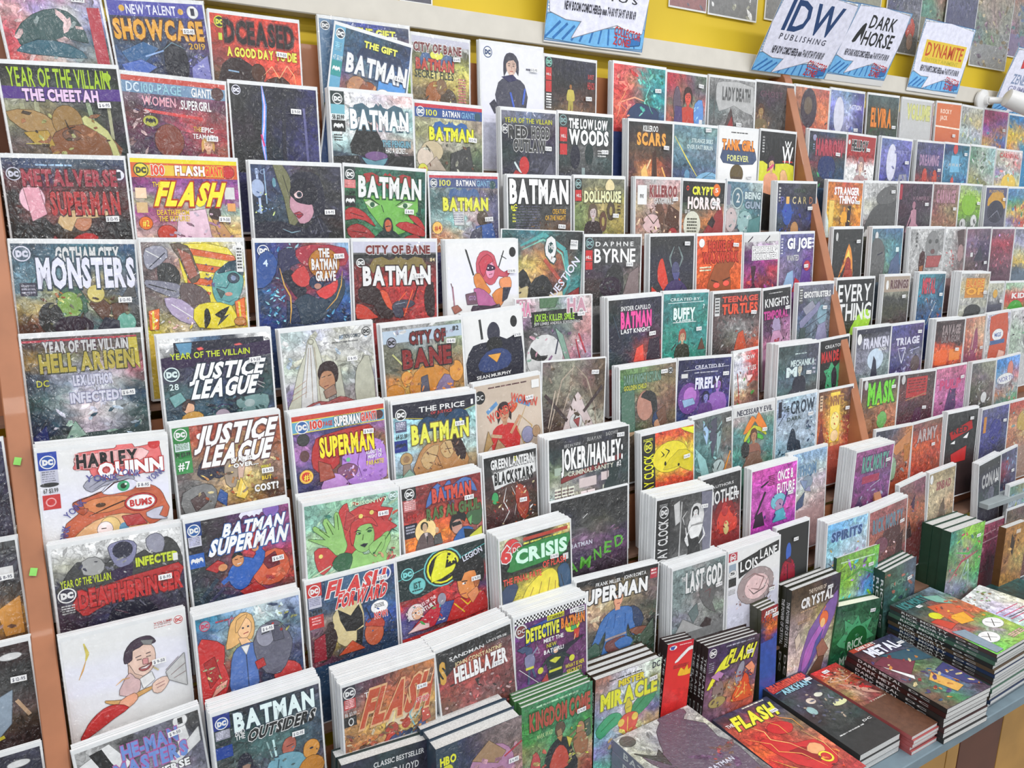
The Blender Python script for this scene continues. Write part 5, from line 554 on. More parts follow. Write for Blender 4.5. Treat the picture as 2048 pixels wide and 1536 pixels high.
H8|1.2076 1.1778 -0.5990 1.3388 1.1794 -0.5949|2|0.050|0.267|86 30||black comic with white title and red-glowing crouched figure|m3333333333333333333334334433733a33733832b33733a32a33933;T ddd 26 12 56 4 AUTHORS;T eee 0 20 94 19 D MOTHER;e 822 60 58 26 24;p d43 46 84 40 64 54 48 66 44 76 58 92 68 88 84;e b33 60 50 8 10;e dc8 64 78 7 10;b 14 30 44 60 40 5 c33e54922
H9|1.3536 1.1623 -0.5995 1.5156 1.1636 -0.5960|6|0.050|0.267|84 44|99a|pink comic with white two-line title and cyan-haired gun-holding figure|m2c5ac5bc5bc5ab5aa5ab5ac5ab4aa4a;T fff 56 8 36 15 ONCE &;T fff 56 27 40 15 FUTURE;s 323 4 8 70 30 34;s 323 3 20 26 36 20;p 323 4 84 10 66 24 62 30 84;e 7bc 60 54 17 12;e a8a 62 60 10 9;p 5ab 48 84 54 68 72 66 80 84;s 437 3 84 36 70 64;b 10 30 46 50 40 5 8cdc5a437;L 735 36 12 14 16 6
H10|1.5020 1.1813 -0.5901 1.6509 1.1826 -0.5867|2|0.050|0.267|82 34||pale blue and peach comic with grey title and diving figure|m29bd9bdabcbccbbccbccdccbbdccb99;O 68a 9bc 6 20 66 15 FATHOM;s 468 6 60 34 50 50;e 89a 50 48 14 10;p 89b 30 42 50 46 44 60;p 457 24 76 44 62 40 84 20 88;p 99b 44 60 56 54 60 64;L 778 5 74 6 14 4
H11|1.7006 1.1348 -0.6008 1.8608 1.1354 -0.5991|13|0.000|0.267|84 22|998|purple comic with green scrawled title and red bar, front of a thick stack|m2958958847958848758737848736737;O 6a9 536 18 10 70 24 RICK MORTY;r a35 22 42 46 12;s ccd 1 46 62 72 54;c eee 44 34 3;b 14 10 64 84 24 5 425aac536;p 425 10 90 20 74 30 90
H12|1.8494 1.1850 -0.5804 2.0159 1.1837 -0.5839|2|0.050|0.267|||purple-black comic with tan robot arm shape and pale green crystal, lower right|m3445556b74434656c84334766b64443744b53;p c85 44 34 96 6 96 30 60 46;p b73 80 30 96 30 96 56 84 60;p 9b9 44 60 54 48 62 60 60 84 46 84;s c96 3 50 20 46 50;b 12 4 40 90 46 6 b64999433;c ccc 8 14 5 8
H13|2.0192 1.1870 -0.5852 2.1681 1.1886 -0.5810|1|0.050|0.267|68 42||burnt-orange comic with grey ornate lettering, beside pale crystal comic|m2855865a54a54c53b53d63c53c53b43c53a42b43a42;O baa 744 16 12 66 20 ARMY;s baa 2 10 40 20 30;s baa 2 84 30 90 42;b 8 20 50 70 36 9 d64b42
H14|2.1738 1.1799 -0.5737 2.3368 1.1794 -0.5750|4|0.050|0.267|76 14||black comic with blood-red band and two white eye slits, lower right|m1444333333333322;p a22 10 34 80 18 86 34 18 48;p eee 16 54 30 50 30 56;p eee 56 48 74 40 70 50;p b22 20 74 70 64 70 90 24 90;T 333 20 26 50 12 RED
H15|2.3622 1.1826 -0.5868 2.5181 1.1834 -0.5846|2|0.050|0.267|84 28||deep blue painterly comic with thin orange mark at left edge|m2668559448447448447559458448336447335;r c83 8 14 10 30;e 338 56 46 24 24;b 14 20 20 70 60 8 447559336668
H16|2.5250 1.1866 -0.5862 2.7079 1.1874 -0.5841|1|0.050|0.267|||orange and tan toon comic with red top edge at right frame edge|m2b43b42c86ca8d97ba6c86cb7b75a87;e ca5 50 40 20 20;b 20 4 14 90 70 8 da7b64dca8aaeb6
I1|-0.0432 1.1100 -0.7556 0.1268 1.1139 -0.7456|4|0.050|0.267|78 12|ddd|black and white zigzag comic with sky-blue and pink outlined title at bottom left corner|m4bbb333889444777556889667668889a79889557878979bbb;p eee 0 14 14 8 30 40 10 44;p eee 18 4 26 2 40 26 32 34;p 222 10 6 20 4 30 34 22 36;p eee 78 2 86 0 90 30 80 36;p eee 70 40 98 16 98 30 76 44;O 79d b6a 34 8 46 13 HE-MAN;O 79d b6a 26 24 60 14 MASTERS;O fff 333 30 42 56 7 MULTIVERSE;c eee 84 4 6;T 333 82 1 4 6 1;d ddd 333 6 40 6
I2|0.1372 1.0893 -0.7493 0.3052 1.0899 -0.7478|10|0.050|0.267|76 42|ccc|dark slate comic with white upper title, slanted lower title and blue-gold figures|m4233334344445344355455456344466577456444577577456343556556445344546656655;r 238 0 0 15 15;d eee 25a 7.5 9 6;r 99a 1 16 13 9;L dde 2 16 11 8 5;r 249 0 32 15 12;T 334 1 27 13 4 9 $3.99;O eff 345 18 3 76 18 BATMAN;T eee 18 20 9 5 AND;I 222 eee 30 24 64 11 OUTSIDERS;T eee 18 25 9 5 THE;s cee 2 52 42 54 62;s 9bb 1.4 46 42 50 60;p b65 60 54 64 46 72 46 73 56 68 62 62 62;s 422 .8 64 54 71 53;p 7ab 44 70 50 62 62 60 76 64 84 76 82 90 42 90;s 356 1 56 64 52 84;p 334 2 90 6 68 14 60 22 58 34 62 40 74 38 90;p 223 18 62 20 48 28 46 32 56 30 64;p a87 22 58 30 57 28 63 23 63;p d94 80 66 82 58 88 55 94 58 96 66 90 74 82 72;p c83 72 90 78 76 88 72 98 78 98 90;e 334 88 64 2 1;b 24 4 46 90 40 3 689445233677;e a9b 8 72 4 5
I3|0.3296 1.0648 -0.7530 0.4976 1.0656 -0.7509|16|0.000|0.267|84 24|99a|orange explosion comic with tall slanted outlined title|m4545634a64b74866c64d75976a75b74d84da5c98c95db5ec6b96c74da6ec7975a75a65853964;r 223 0 0 13 15;d eee 223 7 8 6.5;r c44 1 14 12 11;L ecc 2 15 10 9 5;T ddd 1 28 12 4 86 $3.99;r 222 0 33 13 11;T ddd 4 34 6 9 O;T eee 22 12 14 6 THE;I c53 eb8 22 12 76 36 FLASH;b 26 20 40 70 40 5 ec6d84fd8a54;p edb 46 50 56 42 70 44 78 54 66 62 54 60 44 62;s fe9 1.2 40 44 46 56 44 70;s fe9 1.2 56 40 50 60;s fd8 1 70 36 60 50;p b54 58 30 66 30 70 42 62 48;e b43 50 64 7 8;p c43 42 74 48 66 58 72 54 84 42 84;e b43 66 62 5 6;p 458 42 84 50 72 62 70 72 74 84 64 88 72 80 84;p 346 60 74 72 70 74 80 62 84;s 8cd 1.4 78 40 70 54 76 70 68 80;s 8cd 1 84 50 76 60;p c54 84 52 92 54 94 66 84 68;c fee 86 56 1;e c64 28 76 6 7;p 643 8 84 16 70 26 72 28 84;O d55 eee 78 38 14 6 STOP;b 50 4 54 92 30 4 c63edb754a43864ea5b85
I4|0.4976 1.0735 -0.7505 0.6546 1.0779 -0.7388|14|0.050|0.267|78 37|ddd|blood-red comic of writhing shapes with white angular title under black arc|m4222322222344733b54a43855a44b54a43955843b55944744754a55866744855944843633;p 222 0 0 100 0 100 12 60 12 24 22 0 34;T eee 16 10 46 4 SANDMAN;T ccc 66 8 28 3 UNIVERSE;O da4 222 2 12 8 24 S;T eda 22 18 64 5 JOHN CONSTANTINE;O fff 733 20 24 72 17 HELLBLAZER;b 60 2 40 94 48 4 c55733322d77dbb611;p 322 46 46 52 46 50 56
I5|0.6593 1.0788 -0.7365 0.8263 1.0797 -0.7341|14|0.050|0.267|80 8|ddd|purple comic with checkered top strip and yellow and orange lettering|m3637637637637637636736736636737636637637636;X 222 fff 0 0 100 7;r eee 84 8 14 13;L 445 85 9 12 11 4;c eee 8 15 8;c 844 8 15 6;T eee 3 12 10 5 DC;p 35a 13 15 60 8 62 26 14 34;O ee4 332 14 15 46 15 DETECTIVE;r ee3 44 7 24 6;T 322 45 8 22 4 STARRING;O e83 532 63 15 34 12 BATMAN;T fff 38 33 28 5 MEET THE;T cc3 42 40 14 5 NEW;T fff 38 47 28 5 BATGIRL!;p ee3 70 26 84 22 96 20 90 30 84 36 72 34;p 4a6 78 28 84 28 86 34 78 34;p c43 82 34 90 34 88 46 82 44;c eb8 82 26 2.4;s eb8 1.4 84 40 80 52;p 457 2 36 12 34 20 38 10 42;e 457 18 42 5 5;p 88a 12 48 22 46 26 54 22 64 14 62;s 88a 2.4 22 48 30 40;r dd4 13 61 11 3;s 457 3 18 64 16 82;s 457 3 22 64 26 76;s ccc .6 28 36 32 48 26 46;s eee .7 4 60 30 84;p 223 44 52 60 50 84 46 98 44 76 54 64 60;p 233 40 60 48 56 60 56 70 58 68 66 64 76 64 86 42 86 44 74;e 346 53 50 6 6;e eb9 55 52 3.4 3;p dd4 46 62 54 60 62 62 54 67;r dd4 45 74 18 3;s 233 3 42 60 34 68;s 233 3 68 60 76 66;c dd4 33 70 4;c dd4 78 68 4;p b44 34 84 42 76 44 86;T ed3 68 74 28 5 WHAT IS HER;T ed3 70 81 22 5 SECRET?
I6|0.8256 1.1172 -0.7269 1.0405 1.1143 -0.7344|5|0.050|0.277|||tall book of a man in blue standing before tan smoky sky, black top band|m4222222222222a98ca8ba7766db9cb8a97766eca976655454ca8765444343765444343454444354455464343443464565454;T eee 22 5 30 4 FRANK MILLER;T eee 56 4 28 4 JOHN ROMITA;O fff 222 2 11 84 15 SUPERMAN;r b34 90 4 9 11;L fdd 91 5 7 7 2;b 20 0 28 36 30 7 ca8976edb;b 16 60 36 38 40 6 343222565;p 346 66 40 76 44 84 58 76 70 72 60 70 50;p 47b 30 50 38 42 48 38 58 38 68 42 70 56 74 66 72 74 67 66 64 58 62 66 64 74 66 84 62 94 62 108 54 108 52 94 46 86 38 96 36 108 28 108 32 86 36 72 36 60 30 70 24 78 18 88 18 78 24 64;s 259 .9 48 44 46 60;s 259 .9 40 46 36 56;s 259 .9 60 46 60 60;p ea8 45 26 48 22 54 22 56 28 54 34 49 37 46 33;p 222 43 26 46 19 54 18 57 24 54 23 48 24 45 29;r ea8 47 34 6 6;s 644 .8 47 27 50 27;s 644 .8 52 27 55 27;s 944 .7 49 33 53 33;s a99 2.4 36 70 62 68;p 744 38 73 60 71 60 82 48 88 38 82;p 47b 48 76 62 72 72 80 70 92 62 88 54 84;p eb9 18 88 24 86 25 94 20 98;p eb9 70 84 76 82 77 90 72 90;p 854 66 66 84 66 96 72 88 76 76 74;p 465 4 86 24 70 30 84 20 108 6 108;p 565 76 80 96 60 97 80 84 90;b 14 70 70 28 34 5 454576343
I7|1.0553 1.0913 -0.7440 1.2145 1.0916 -0.7433|10|0.050|0.267|86 36|aab|grey-green hazy comic with tall white gothic title and dark horned shape|m3899999788788899777788877666899999888889999898788888777;T eee 16 12 8 6 THE;O eee 566 24 8 70 26 LAST GOD;L ccc 32 36 48 3 1;p 666 50 36 70 30 86 36 76 60 84 76 60 60;s 755 2 60 42 72 40 70 52;p 677 30 64 46 54 50 70 40 80;p 322 50 90 66 78 76 84 74 92;p aaa 4 90 20 70 44 84 60 92
I8|1.2222 1.0943 -0.7462 1.3945 1.0954 -0.7435|9|0.050|0.267|84 70|ccc|white comic with black slanted block title and swirling pencil-drawn hair|m1eeeeeedde;r b34 0 0 16 12;d eee b34 8 7 6;r 9ab 1 16 13 12;c eee 8 30 7 5;T 333 3 27 9 4 5;r 333 1 36 14 12;L aaa 1 52 13 8 4;p 222 18 16 60 8 62 26 20 40;T fff 22 16 34 15 LOIS;p 222 56 8 98 2 98 18 60 26;T fff 60 8 34 13 LANE;e a99 54 58 36 26;e ecc 56 60 24 18;s 977 2 30 44 50 40 70 50 60 66 44 60;s 766 2 40 60 50 70 70 66 80 50;s 655 1.5 76 60 84 72 74 84 70 74;b 26 16 34 74 50 3 cbb977dcc
I9|1.4072 1.1196 -0.7407 1.5269 1.1205 -0.7384|3|0.050|0.267|56 20||black comic with magenta jacket figure and blue spiral face|m1333333333;e 46b 38 38 8 14;p 923 16 90 20 56 36 50 54 54 60 90;s 223 2 36 56 38 90;b 24 16 52 44 38 4 a25d46622;p 623 30 50 44 46 48 56
I10|1.5621 1.0959 -0.7523 1.7239 1.0961 -0.7517|8|0.050|0.267|80 70|998|sky-blue comic with blue and gold lettering and pastel cartoon figures|m27be9ce8cdbde9cdbcd9bcbcdabcbbc;O 358 9be 10 14 76 14 SPIRITS;b 24 6 40 90 50 6 db6caceba9bcd69dde;s fff 2 10 70 60 80;s 346 1 6 60 34 80;s c9c 4 50 70 80 50
I11|1.7250 1.0951 -0.7542 1.8923 1.0993 -0.7434|8|0.050|0.267|84 33|aaa|dusty rose comic with faded green scrawl title and brown rounded head|m3a66a66966a66a66a65a65954965a65633865955522844;O 689 a66 8 14 82 22 RICK MORTY;e 533 60 50 24 20;e 745 30 62 20 14;p 422 76 60 92 50 90 90 70 90;b 8 20 60 50 24 5 fdd966422
I12|1.8913 1.1251 -0.7265 2.0191 1.1299 -0.7139|3|0.050|0.267|||dusky brown comic with violet blotches leaning forward, bottom right area|m2866856965745b75965c75a64b64953842622;p 424 40 40 60 24 56 50;b 14 10 40 80 50 7 b54c64646e75;p 311 20 96 40 64 50 96
I13|2.0324 1.1291 -0.7160 2.1664 1.1313 -0.7102|3|0.050|0.267|||tan parchment comic with brown scrolled lettering and little castle|m2a97a97cb9ba8cb9cb9cb9ca8ba8b97876986;O 955 cb9 28 18 56 14 SINBAD;c eee 8 10 6 8;p 654 34 90 50 60 60 50 72 90;b 10 20 64 70 26 5 865a87
I14|2.2612 1.1173 -0.7265 2.3891 1.1229 -0.7122|5|0.050|0.267|76 40|554|dark comic with shiny silver lettering and dusk-blue smoke|m1333334334344445;O bbb 334 14 22 80 24 CONAN;e 667 60 64 14 14;b 10 10 50 80 40 9 445556334
I15|2.4155 1.1353 -0.7200 2.5143 1.1387 -0.7110|1|0.050|0.267|70 40||navy and rose comic beside silver-lettered one, partly hidden|m2446557835668723557446668348347;b 14 5 10 90 70 8 6799448ac
I16|2.4073 1.0929 -0.8102 2.5835 1.0936 -0.8085|3|0.050|0.267|||light blue and coral comic standing on the grey ledge at right frame edge|m2687a96bcdacdcddbaabbdd76cdd;b 26 4 10 90 70 8 8bdd65dceab68ba
L1|-0.2510 1.2829 -0.3370 -0.0790 1.2829 -0.3370|1|0.050|0.267|||dark purple comic at left frame edge, uppermost left of the orange divider|m1335335445556
L2|-0.2490 1.2319 -0.4699 -0.0770 1.2319 -0.4699|1|0.050|0.267|90 30||dark grey comic with gold lower corner, left of the orange divider|m2333444334445334444855654a75c94b75864;r eee 78 22 18 10;p ea5 80 60 98 50 98 84 84 84;b 10 60 30 38 50 6 caa865556
L3|-0.2474 1.1807 -0.6033 -0.0754 1.1807 -0.6033|1|0.050|0.267|90 30||black comic with pale grey streak, left of the orange divider, third from top|m2322322322333333444433655432543422433;p 9ab 70 46 84 40 80 70 66 84;s ca8 3 86 50 94 66;e ddd 66 16 8 3;e ddd 86 10 8 3;s dc4 3 60 84 74 80
L4|-0.2487 1.1289 -0.7383 -0.0767 1.1289 -0.7383|1|0.050|0.267|||black comic with red mark, bottom left corner beside the orange divider|m2223334344334333334;e ddd 84 10 8 3;s c44 4 74 24 92 20
J13|2.2328 1.0833 -0.8990 2.3878 1.0833 -0.8990|0|0.050|0.250|||pink and white comic behind the wrapped green books, near right edge|m2b57a46c58b47845934;s fcd 2 10 20 90 14;s fcd 2 10 34 84 30;b 20 4 6 90 60 8 eabb46934
J15|2.3828 1.0789 -0.8770 2.5478 1.0789 -0.8770|0|0.050|0.250|||brown painterly comic under the grey ledge at right frame edge|m3654755543876654765a87754654865543654654743;b 30 4 4 90 90 9 a86543dba765
"""
BOOKS = """
J1|0.3163 1.0355 -0.8757 0.4755 1.0324 -0.8837|1|0.022|0.262||dark hardback with white CLASSIC BESTSELLER lines cut off by the bottom edge|m3334344334334233344323334545334;T ddd 34 8 56 6 CLASSIC BESTSELLER;T ddd 40 20 44 8 DAVID LLOYD;T b44 50 32 40 14 VENDETTA;b 10 10 40 80 60 9 445334545|233||0
J2|0.4618 0.9936 -0.8758 0.6280 0.9948 -0.8727|2|0.027|0.262|88 44|wrapped hardback with slate spine and mauve hooded shape, small yellow lettering|m4345335766877456335866a87456556a89b89667668c9ac9a778778dabdab;r 345 0 0 24 90;O ee3 345 4 12 18 9 HBO;c dd3 12 28 6;r dd3 3 40 20 4;e b8a 62 50 28 30;p a86 40 30 60 14 80 34 70 44;s b34 2 78 40 100 30;b 16 40 30 56 50 8 a78c9a745|345||1
J3|0.6454 1.0227 -0.8838 0.8040 1.0235 -0.8817|5|0.009|0.255|82 28|shrink-wrapped green paperback with red tall title and dark-haired figure in red and black|m4485496496486494596496486494596597494a96496695595ba7597596696ca8664675a96a54cb4765664a54c65cc4ba5997;L bdb 20 5 60 4 1;O b54 363 10 12 86 22 KINGDOM COME;T bd9 20 42 22 6 MARK WAID;p 654 46 48 48 38 56 38 60 46 56 54 50 56;p a86 48 48 54 46 56 54 50 58;p 333 28 100 32 76 42 62 54 58 64 64 72 84 78 110 30 110;p c54 38 100 42 78 52 68 62 78 64 100;p b85 48 56 56 56 54 64;p c55 12 76 18 64 24 76 22 96 10 96;p b86 76 60 80 48 86 50 88 60 82 66;p a75 72 66 84 62 92 70 92 90 76 90;p dc5 62 60 70 66 66 76;p 565 88 50 96 48 98 70 92 72;b 20 60 50 36 50 5 a97875cc5cb8;b 12 4 60 28 50 6 c65db7|474|KINGDOM COME|1
J4|0.8247 1.0405 -0.8989 0.9922 1.0399 -0.9004|3|0.015|0.2406|86 20|white paperback with bold yellow title and green cape shapes|m4 a76 dde eee ded a99 cdd dee bb7 99b ccd ddd 6a8 699 bcc c5a 77a 8bc ccd dd8 b96 a9d cbd ede d7b 7ec ced dee edd 9ed edd cee eee;L 555 20 7 50 3 1;T 234 86 3 12 8 DC;O ed3 764 34 11 40 8 MISTER;O ee3 886 8 22 86 20 MIRACLE;p 496 52 62 60 48 76 36 90 26 97 34 90 52 70 66 58 68;s 273 .9 60 58 84 40;p 4a7 2 68 14 56 26 52 38 56 40 66 24 72 10 80;s 273 .9 10 70 30 58;p dc4 45 50 48 40 53 40 56 50 54 60 49 62;s 764 .8 47 52 54 51;p d54 36 70 44 60 58 60 66 66 64 78 56 88 44 86;c ec5 40 69 5;c ec5 61 67 5;s ec5 1.4 50 64 50 84;b 10 40 78 30 20 7 ed6d76eb5;b 8 10 80 70 40 9 dddeaaddeec9|321|MISTER MIRACLE|1
J5|1.0219 1.0542 -0.8911 1.0934 1.0520 -0.8968|2|0.009|0.2484||red paperback with white angled stripe, left of thick purple-brown stack|m1c23d33d33d33;c eee 22 14 14 7;p 35a 12 10 30 10 24 20 14 18;L fcc 46 8 46 5 1;p eee 34 60 80 24 100 22 100 32 84 34 46 62;L 833 30 72 60 12 3;p eb3 50 104 60 84 74 94 84 78 90 96 100 90 100 110 60 110|322|THE FLASH|0
J6|1.1274 1.0410 -0.9253 1.2832 1.0378 -0.9337|4|0.0095|0.2142|82 20|purple-brown paperback with slanted yellow title and fiery lower half, spines showing|m4435435445545435436545546435546655646646657757656757b85b98757967c75b75756867c54b54757867a54c65646756944c54;d eee 334 10 10 7;L 99a 4 24 10 16 5;L aab 34 4 56 4 1;p ee4 4 64 18 40 34 22 46 18 50 24 38 30 44 36 34 40 26 40 14 60;I ee4 442 40 12 52 20 FLASH;p 99a 58 60 64 40 72 36 74 46 68 60 64 70;p 877 16 62 30 56 36 68 34 84 18 80;e a96 26 88 16 8;p b8b 10 46 24 40 34 46 26 56;p d53 56 96 62 76 72 66 76 56 84 62 88 76 96 96;s fc6 1 60 90 72 70;s fc6 1 80 90 78 70;p e97 76 46 88 40 96 50 94 62;b 34 54 50 40 46 4 d64b43eb6945e84;b 22 8 50 40 44 5 878655aa9|322|THE FLASH|0
J7|1.2989 1.0521 -0.8908 1.3541 1.0532 -0.8881|4|0.01|0.2487|84 34|red and black comic with slanted white lettering behind the trio of golden spines|m3833933923833b53c63644d63b54446e84c73336c63b5433784335a;I fff 622 22 12 70 18 JUSTICE;b 30 10 30 86 56 6 e84c5336a333b43|443||0
J8|1.4064 1.0589 -0.8733 1.5847 1.0599 -0.8706|2|0.014|0.262|78 12|brown fantasy hardback with long purple crystal shape, front of three with dark spines|m4 543 543 544 334 765 876 875 545 988 b98 ba6 766 baa cca aa8 a97 cbb dcb ba8 bb9 edc cba ba9 edc cbe ccb a8b 98a;p 86a 88 30 96 28 92 60 60 110 34 140 24 144 22 130 40 70;p b7c 60 70 80 56 70 84 50 110 30 130 36 96;p 66a 56 90 70 76 60 104 40 134;e e74 70 60 9 11;e fc8 68 66 5 7;s e84 2 66 50 72 42;O eee 543 20 18 66 14 CRYSTAL;T dcb 34 8 36 6 THE POWER OF;L ca8 20 36 34 3 1;L ca8 16 50 26 5 2;p dcb 12 74 20 66 24 80 16 92;p a76 58 100 70 90 84 110 66 126;p 754 40 140 64 116 76 118 70 140;s c7c 1.5 30 120 60 70|221|THE POWER OF CRYSTAL|0
J9|1.5785 1.0525 -0.9596 1.7476 1.0459 -0.9769|1|0.024|0.1799|82 14|thick green patterned notebook with cream page block and white scratched lettering|m3354364354364475364475586475374586475364485364264375264253263252;p 5a7 50 20 60 36 84 28 76 46 96 60 70 64 60 80 30 70 10 60 26 44 20 24 40 34;e 263 54 62 24 24;R ded 8 36 58 34 14 RICK;R ded 6 22 80 60 14 MORTY;L 253 10 6 30 5 2;b 30 4 20 90 80 5 5864a6375|253||0
J11|1.7490 1.0477 -0.9081 1.8883 1.0517 -0.8976|3|0.012|0.19|80 34|small dark green book, front of four with pale page tops|m3354465456355476567466586456465467345;b 20 6 10 86 70 9 6a9465345a65;T 798 20 30 50 10 RICK|243|RICK|0
J12|2.0179 1.0393 -0.8546 2.1850 1.0390 -0.8552|3|0.026|0.262|80 18|thick wrapped book with green slabs of spine and pink-green tangled cover art|m3498ad48c46a6b8a5a48869b66b559988b67a5a89a9998b67;s ae4 5 20 24 50 10 80 14;s 5c5 4 20 40 60 50 90 30;s c46 4 10 90 40 60 90 50;s cee 2 40 100 60 60 70 110;b 30 4 10 90 120 7 c56598ae59bb476|243||1
J10|1.5951 1.0819 -0.8467 1.7651 1.0819 -0.8467|0|0.014|0.25|80 24|neon green wrapped book with dark green spine, behind the cream-paged notebook|m4 7a4 7b4 8b4 7c4 8c3 ad4 67c 38d 3bd 44b 9cd 3ce 48b 3ad 3de 5ac;s ad3 4 10 20 30 10 50 24;s 4a4 3 20 40 60 30 90 44;b 26 4 10 90 80 7 9e357ab8e3de648;s cec 2 10 10 90 14|243||1
J14|2.2680 1.0203 -0.8901 2.3880 1.0203 -0.8901|0|0.02|0.2||golden brown book beside wrapped green books near right edge|m2a74b84a73c95964ba6b84a74;p 432 30 20 50 40 44 80 30 60;b 10 10 20 70 70 9 642da6853;r dcb 50 14 20 10|642||0
K1|0.8660 1.0300 -1.0400 1.0720 1.0360 -1.0400|3|0.0248|0.277||grey hardback lying flat with black ragged shape and dark round seal, top of its pile|m4bbbbbbbbbbbbbba99a99abbaaaa889778aaa999878778999999778767888988767656766888766754655;p 656 8 34 26 42 34 30 44 14 56 6 60 -2 88 -2 90 8 80 14 94 30 90 50 97 70 88 130 84 160 30 160 24 90 26 60 14 56;p 444 4 26 20 40 28 34 24 56;b 16 40 60 50 70 9 656646755534;e 555 10 10 8 7;s 777 .6 4 10 16 10;T dde 50 76 30 5 BATMAN;b 12 60 60 34 20 4 a44754|889|BATMAN|1
K2|1.1450 1.0300 -1.1000 1.3140 1.0280 -1.1000|1|0.018|0.258|84 24|orange and red paperback lying flat with yellow slanted title, between grey and black books|m4334446545334b54d64c54556b43c33c54764d63c43b54865c54c33b54a54d75b43a43645b54b65733b43b44;I ee4 553 16 11 74 22 FLASH;T eee 4 18 12 6 THE;L ddc 50 2 40 4 1;p c33 46 50 58 42 76 46 84 56 72 66 54 62;p c33 20 60 40 66 60 84 84 90 90 120 60 134 30 110;p 922 40 90 60 92 80 110 60 120;p ea7 60 100 74 92 84 100 80 110 66 110;c fd4 72 118 9 9;c c33 72 118 6 6;s fd8 1 30 34 40 50 36 64 52 80 60 100;s fb6 1.1 10 50 30 70 28 84 50 100 60 130;s fa5 1.2 70 20 80 40 92 50 90 70;s fc6 1 56 36 66 50 64 70;s fc6 1 8 90 20 110 40 130;s fd8 .9 84 70 90 100 84 130;b 20 4 110 90 40 5 e84c42a43733|445||0
K3|1.3220 1.0500 -1.0950 1.4580 1.0500 -1.0950|2|0.0145|0.258|90 20|black paperback lying flat with red and light blue two-line title and dim faces|m3335334334334445334344545444445555455433444544333444344333333333;p c44 4 10 96 4 96 14 4 22;O d54 933 6 4 84 14 DEATHSTROKE;O 9cd 344 20 21 66 12 ARKHAM;s 7bc 1 8 24 80 18;e ddc 70 60 9 5;e dcb 44 66 9 7;e dda 84 92 16 6;e 9bb 24 84 8 10;b 34 6 40 90 80 7 556778445a98;T ddd 74 140 20 4 DC;L bbb 10 146 60 4 1|333||0
K4|1.4680 1.0300 -1.0950 1.5620 1.0300 -1.0950|4|0.0087|0.258|40 10|red paperback lying flat with ranks of tan slanted figures, under the black one|m4c33c33c33b33b42c44b54943b85ca7a75843a65b33953a32985ca8844644a74b98955733854844944643;b 50 10 22 90 30 6 ca7543dba633;p c98 20 60 70 100 90 140 60 120;s dbb 2 10 50 60 60 90 54;b 20 30 60 60 60 9 a76432c33;T ccb 30 146 60 4 TYNION|a55||0
K5|1.5710 1.0080 -1.0550 1.7370 1.0040 -1.0550|6|0.0117|0.25|90 20|dark red and blue paperback with white metallic title, top of pile near table edge|m4 423 534 334 335 633 445 546 456 734 653 345 555 745 784 474 555 645 755 786 575 565 575 57c a6a 754 476 58a 745 654 485 567 545;p a32 2 0 50 0 50 8 2 8;T fff 14 1 40 6 DARK DAYS;O eef 334 20 10 64 18 METAL;p 734 4 40 50 30 70 60 30 80;p 356 30 30 96 40 96 70 60 60;p eee 10 50 30 84 24 90;p da5 40 100 60 90 70 130 50 134;p 447 70 90 98 84 98 140 80 130;b 44 4 34 92 110 7 c84547357833dc9|222|DARK METAL|0
K6|1.7710 1.0360 -1.0000 1.9550 1.0410 -1.0000|13|0.0097|0.262|30 22|pink and grey paperback with two white crossed circles, top of tallest pile on table|m4 344 455 566 789 455 465 855 798 665 854 c53 b64 b66 765 b55 c64 b55 a55 6b6 7b5 6b5 598 a9a ab5 7c5 8c6 9b5 8c6;O 488 244 4 6 60 14 RICK MORTY;p c64 40 30 80 40 70 80 30 76;p ea3 40 60 70 64 60 84 36 80;e dd3 26 50 10 8;p c43 4 56 20 56 30 76 10 80;c eee 76 100 17 11;c eee 34 116 17 11;s 333 1 68 94 84 106;s 333 1 68 106 84 94;s 333 1 26 110 42 122;s 333 1 26 122 42 110;p 8ba 60 10 84 20 80 44 64 30;p 89a 4 84 24 90 20 140 4 140;L eab 60 126 34 8 3;b 16 30 34 60 50 6 d53ea4855|433|RICK MORTY|0
K7|2.0150 1.0000 -1.0500 2.1900 1.0300 -1.0500|7|0.0108|0.26||white comic with rows of pink slashes lying flat at the right frame edge|m3 ddd ddd ddd bbe dce eec ced dee edd ddd eee ddd;s c57 1.5 20 50 80 60;s c57 1.5 20 60 80 70;s c57 1.5 20 70 80 80;s c57 1.5 20 80 80 90;s c57 1.5 20 90 80 100;s 445 1.5 24 66 76 76;s b46 1.5 20 100 80 110;s b46 1.5 20 110 80 120;b 26 4 4 92 30 6 b89a86ddd8a6|dcc||0
K8|2.2050 1.0350 -1.0700 2.3750 1.0350 -1.0700|3|0.0165|0.258||dark green-spined book lying at right frame edge behind striped white comic|m2244255333244355455|243||0
"""
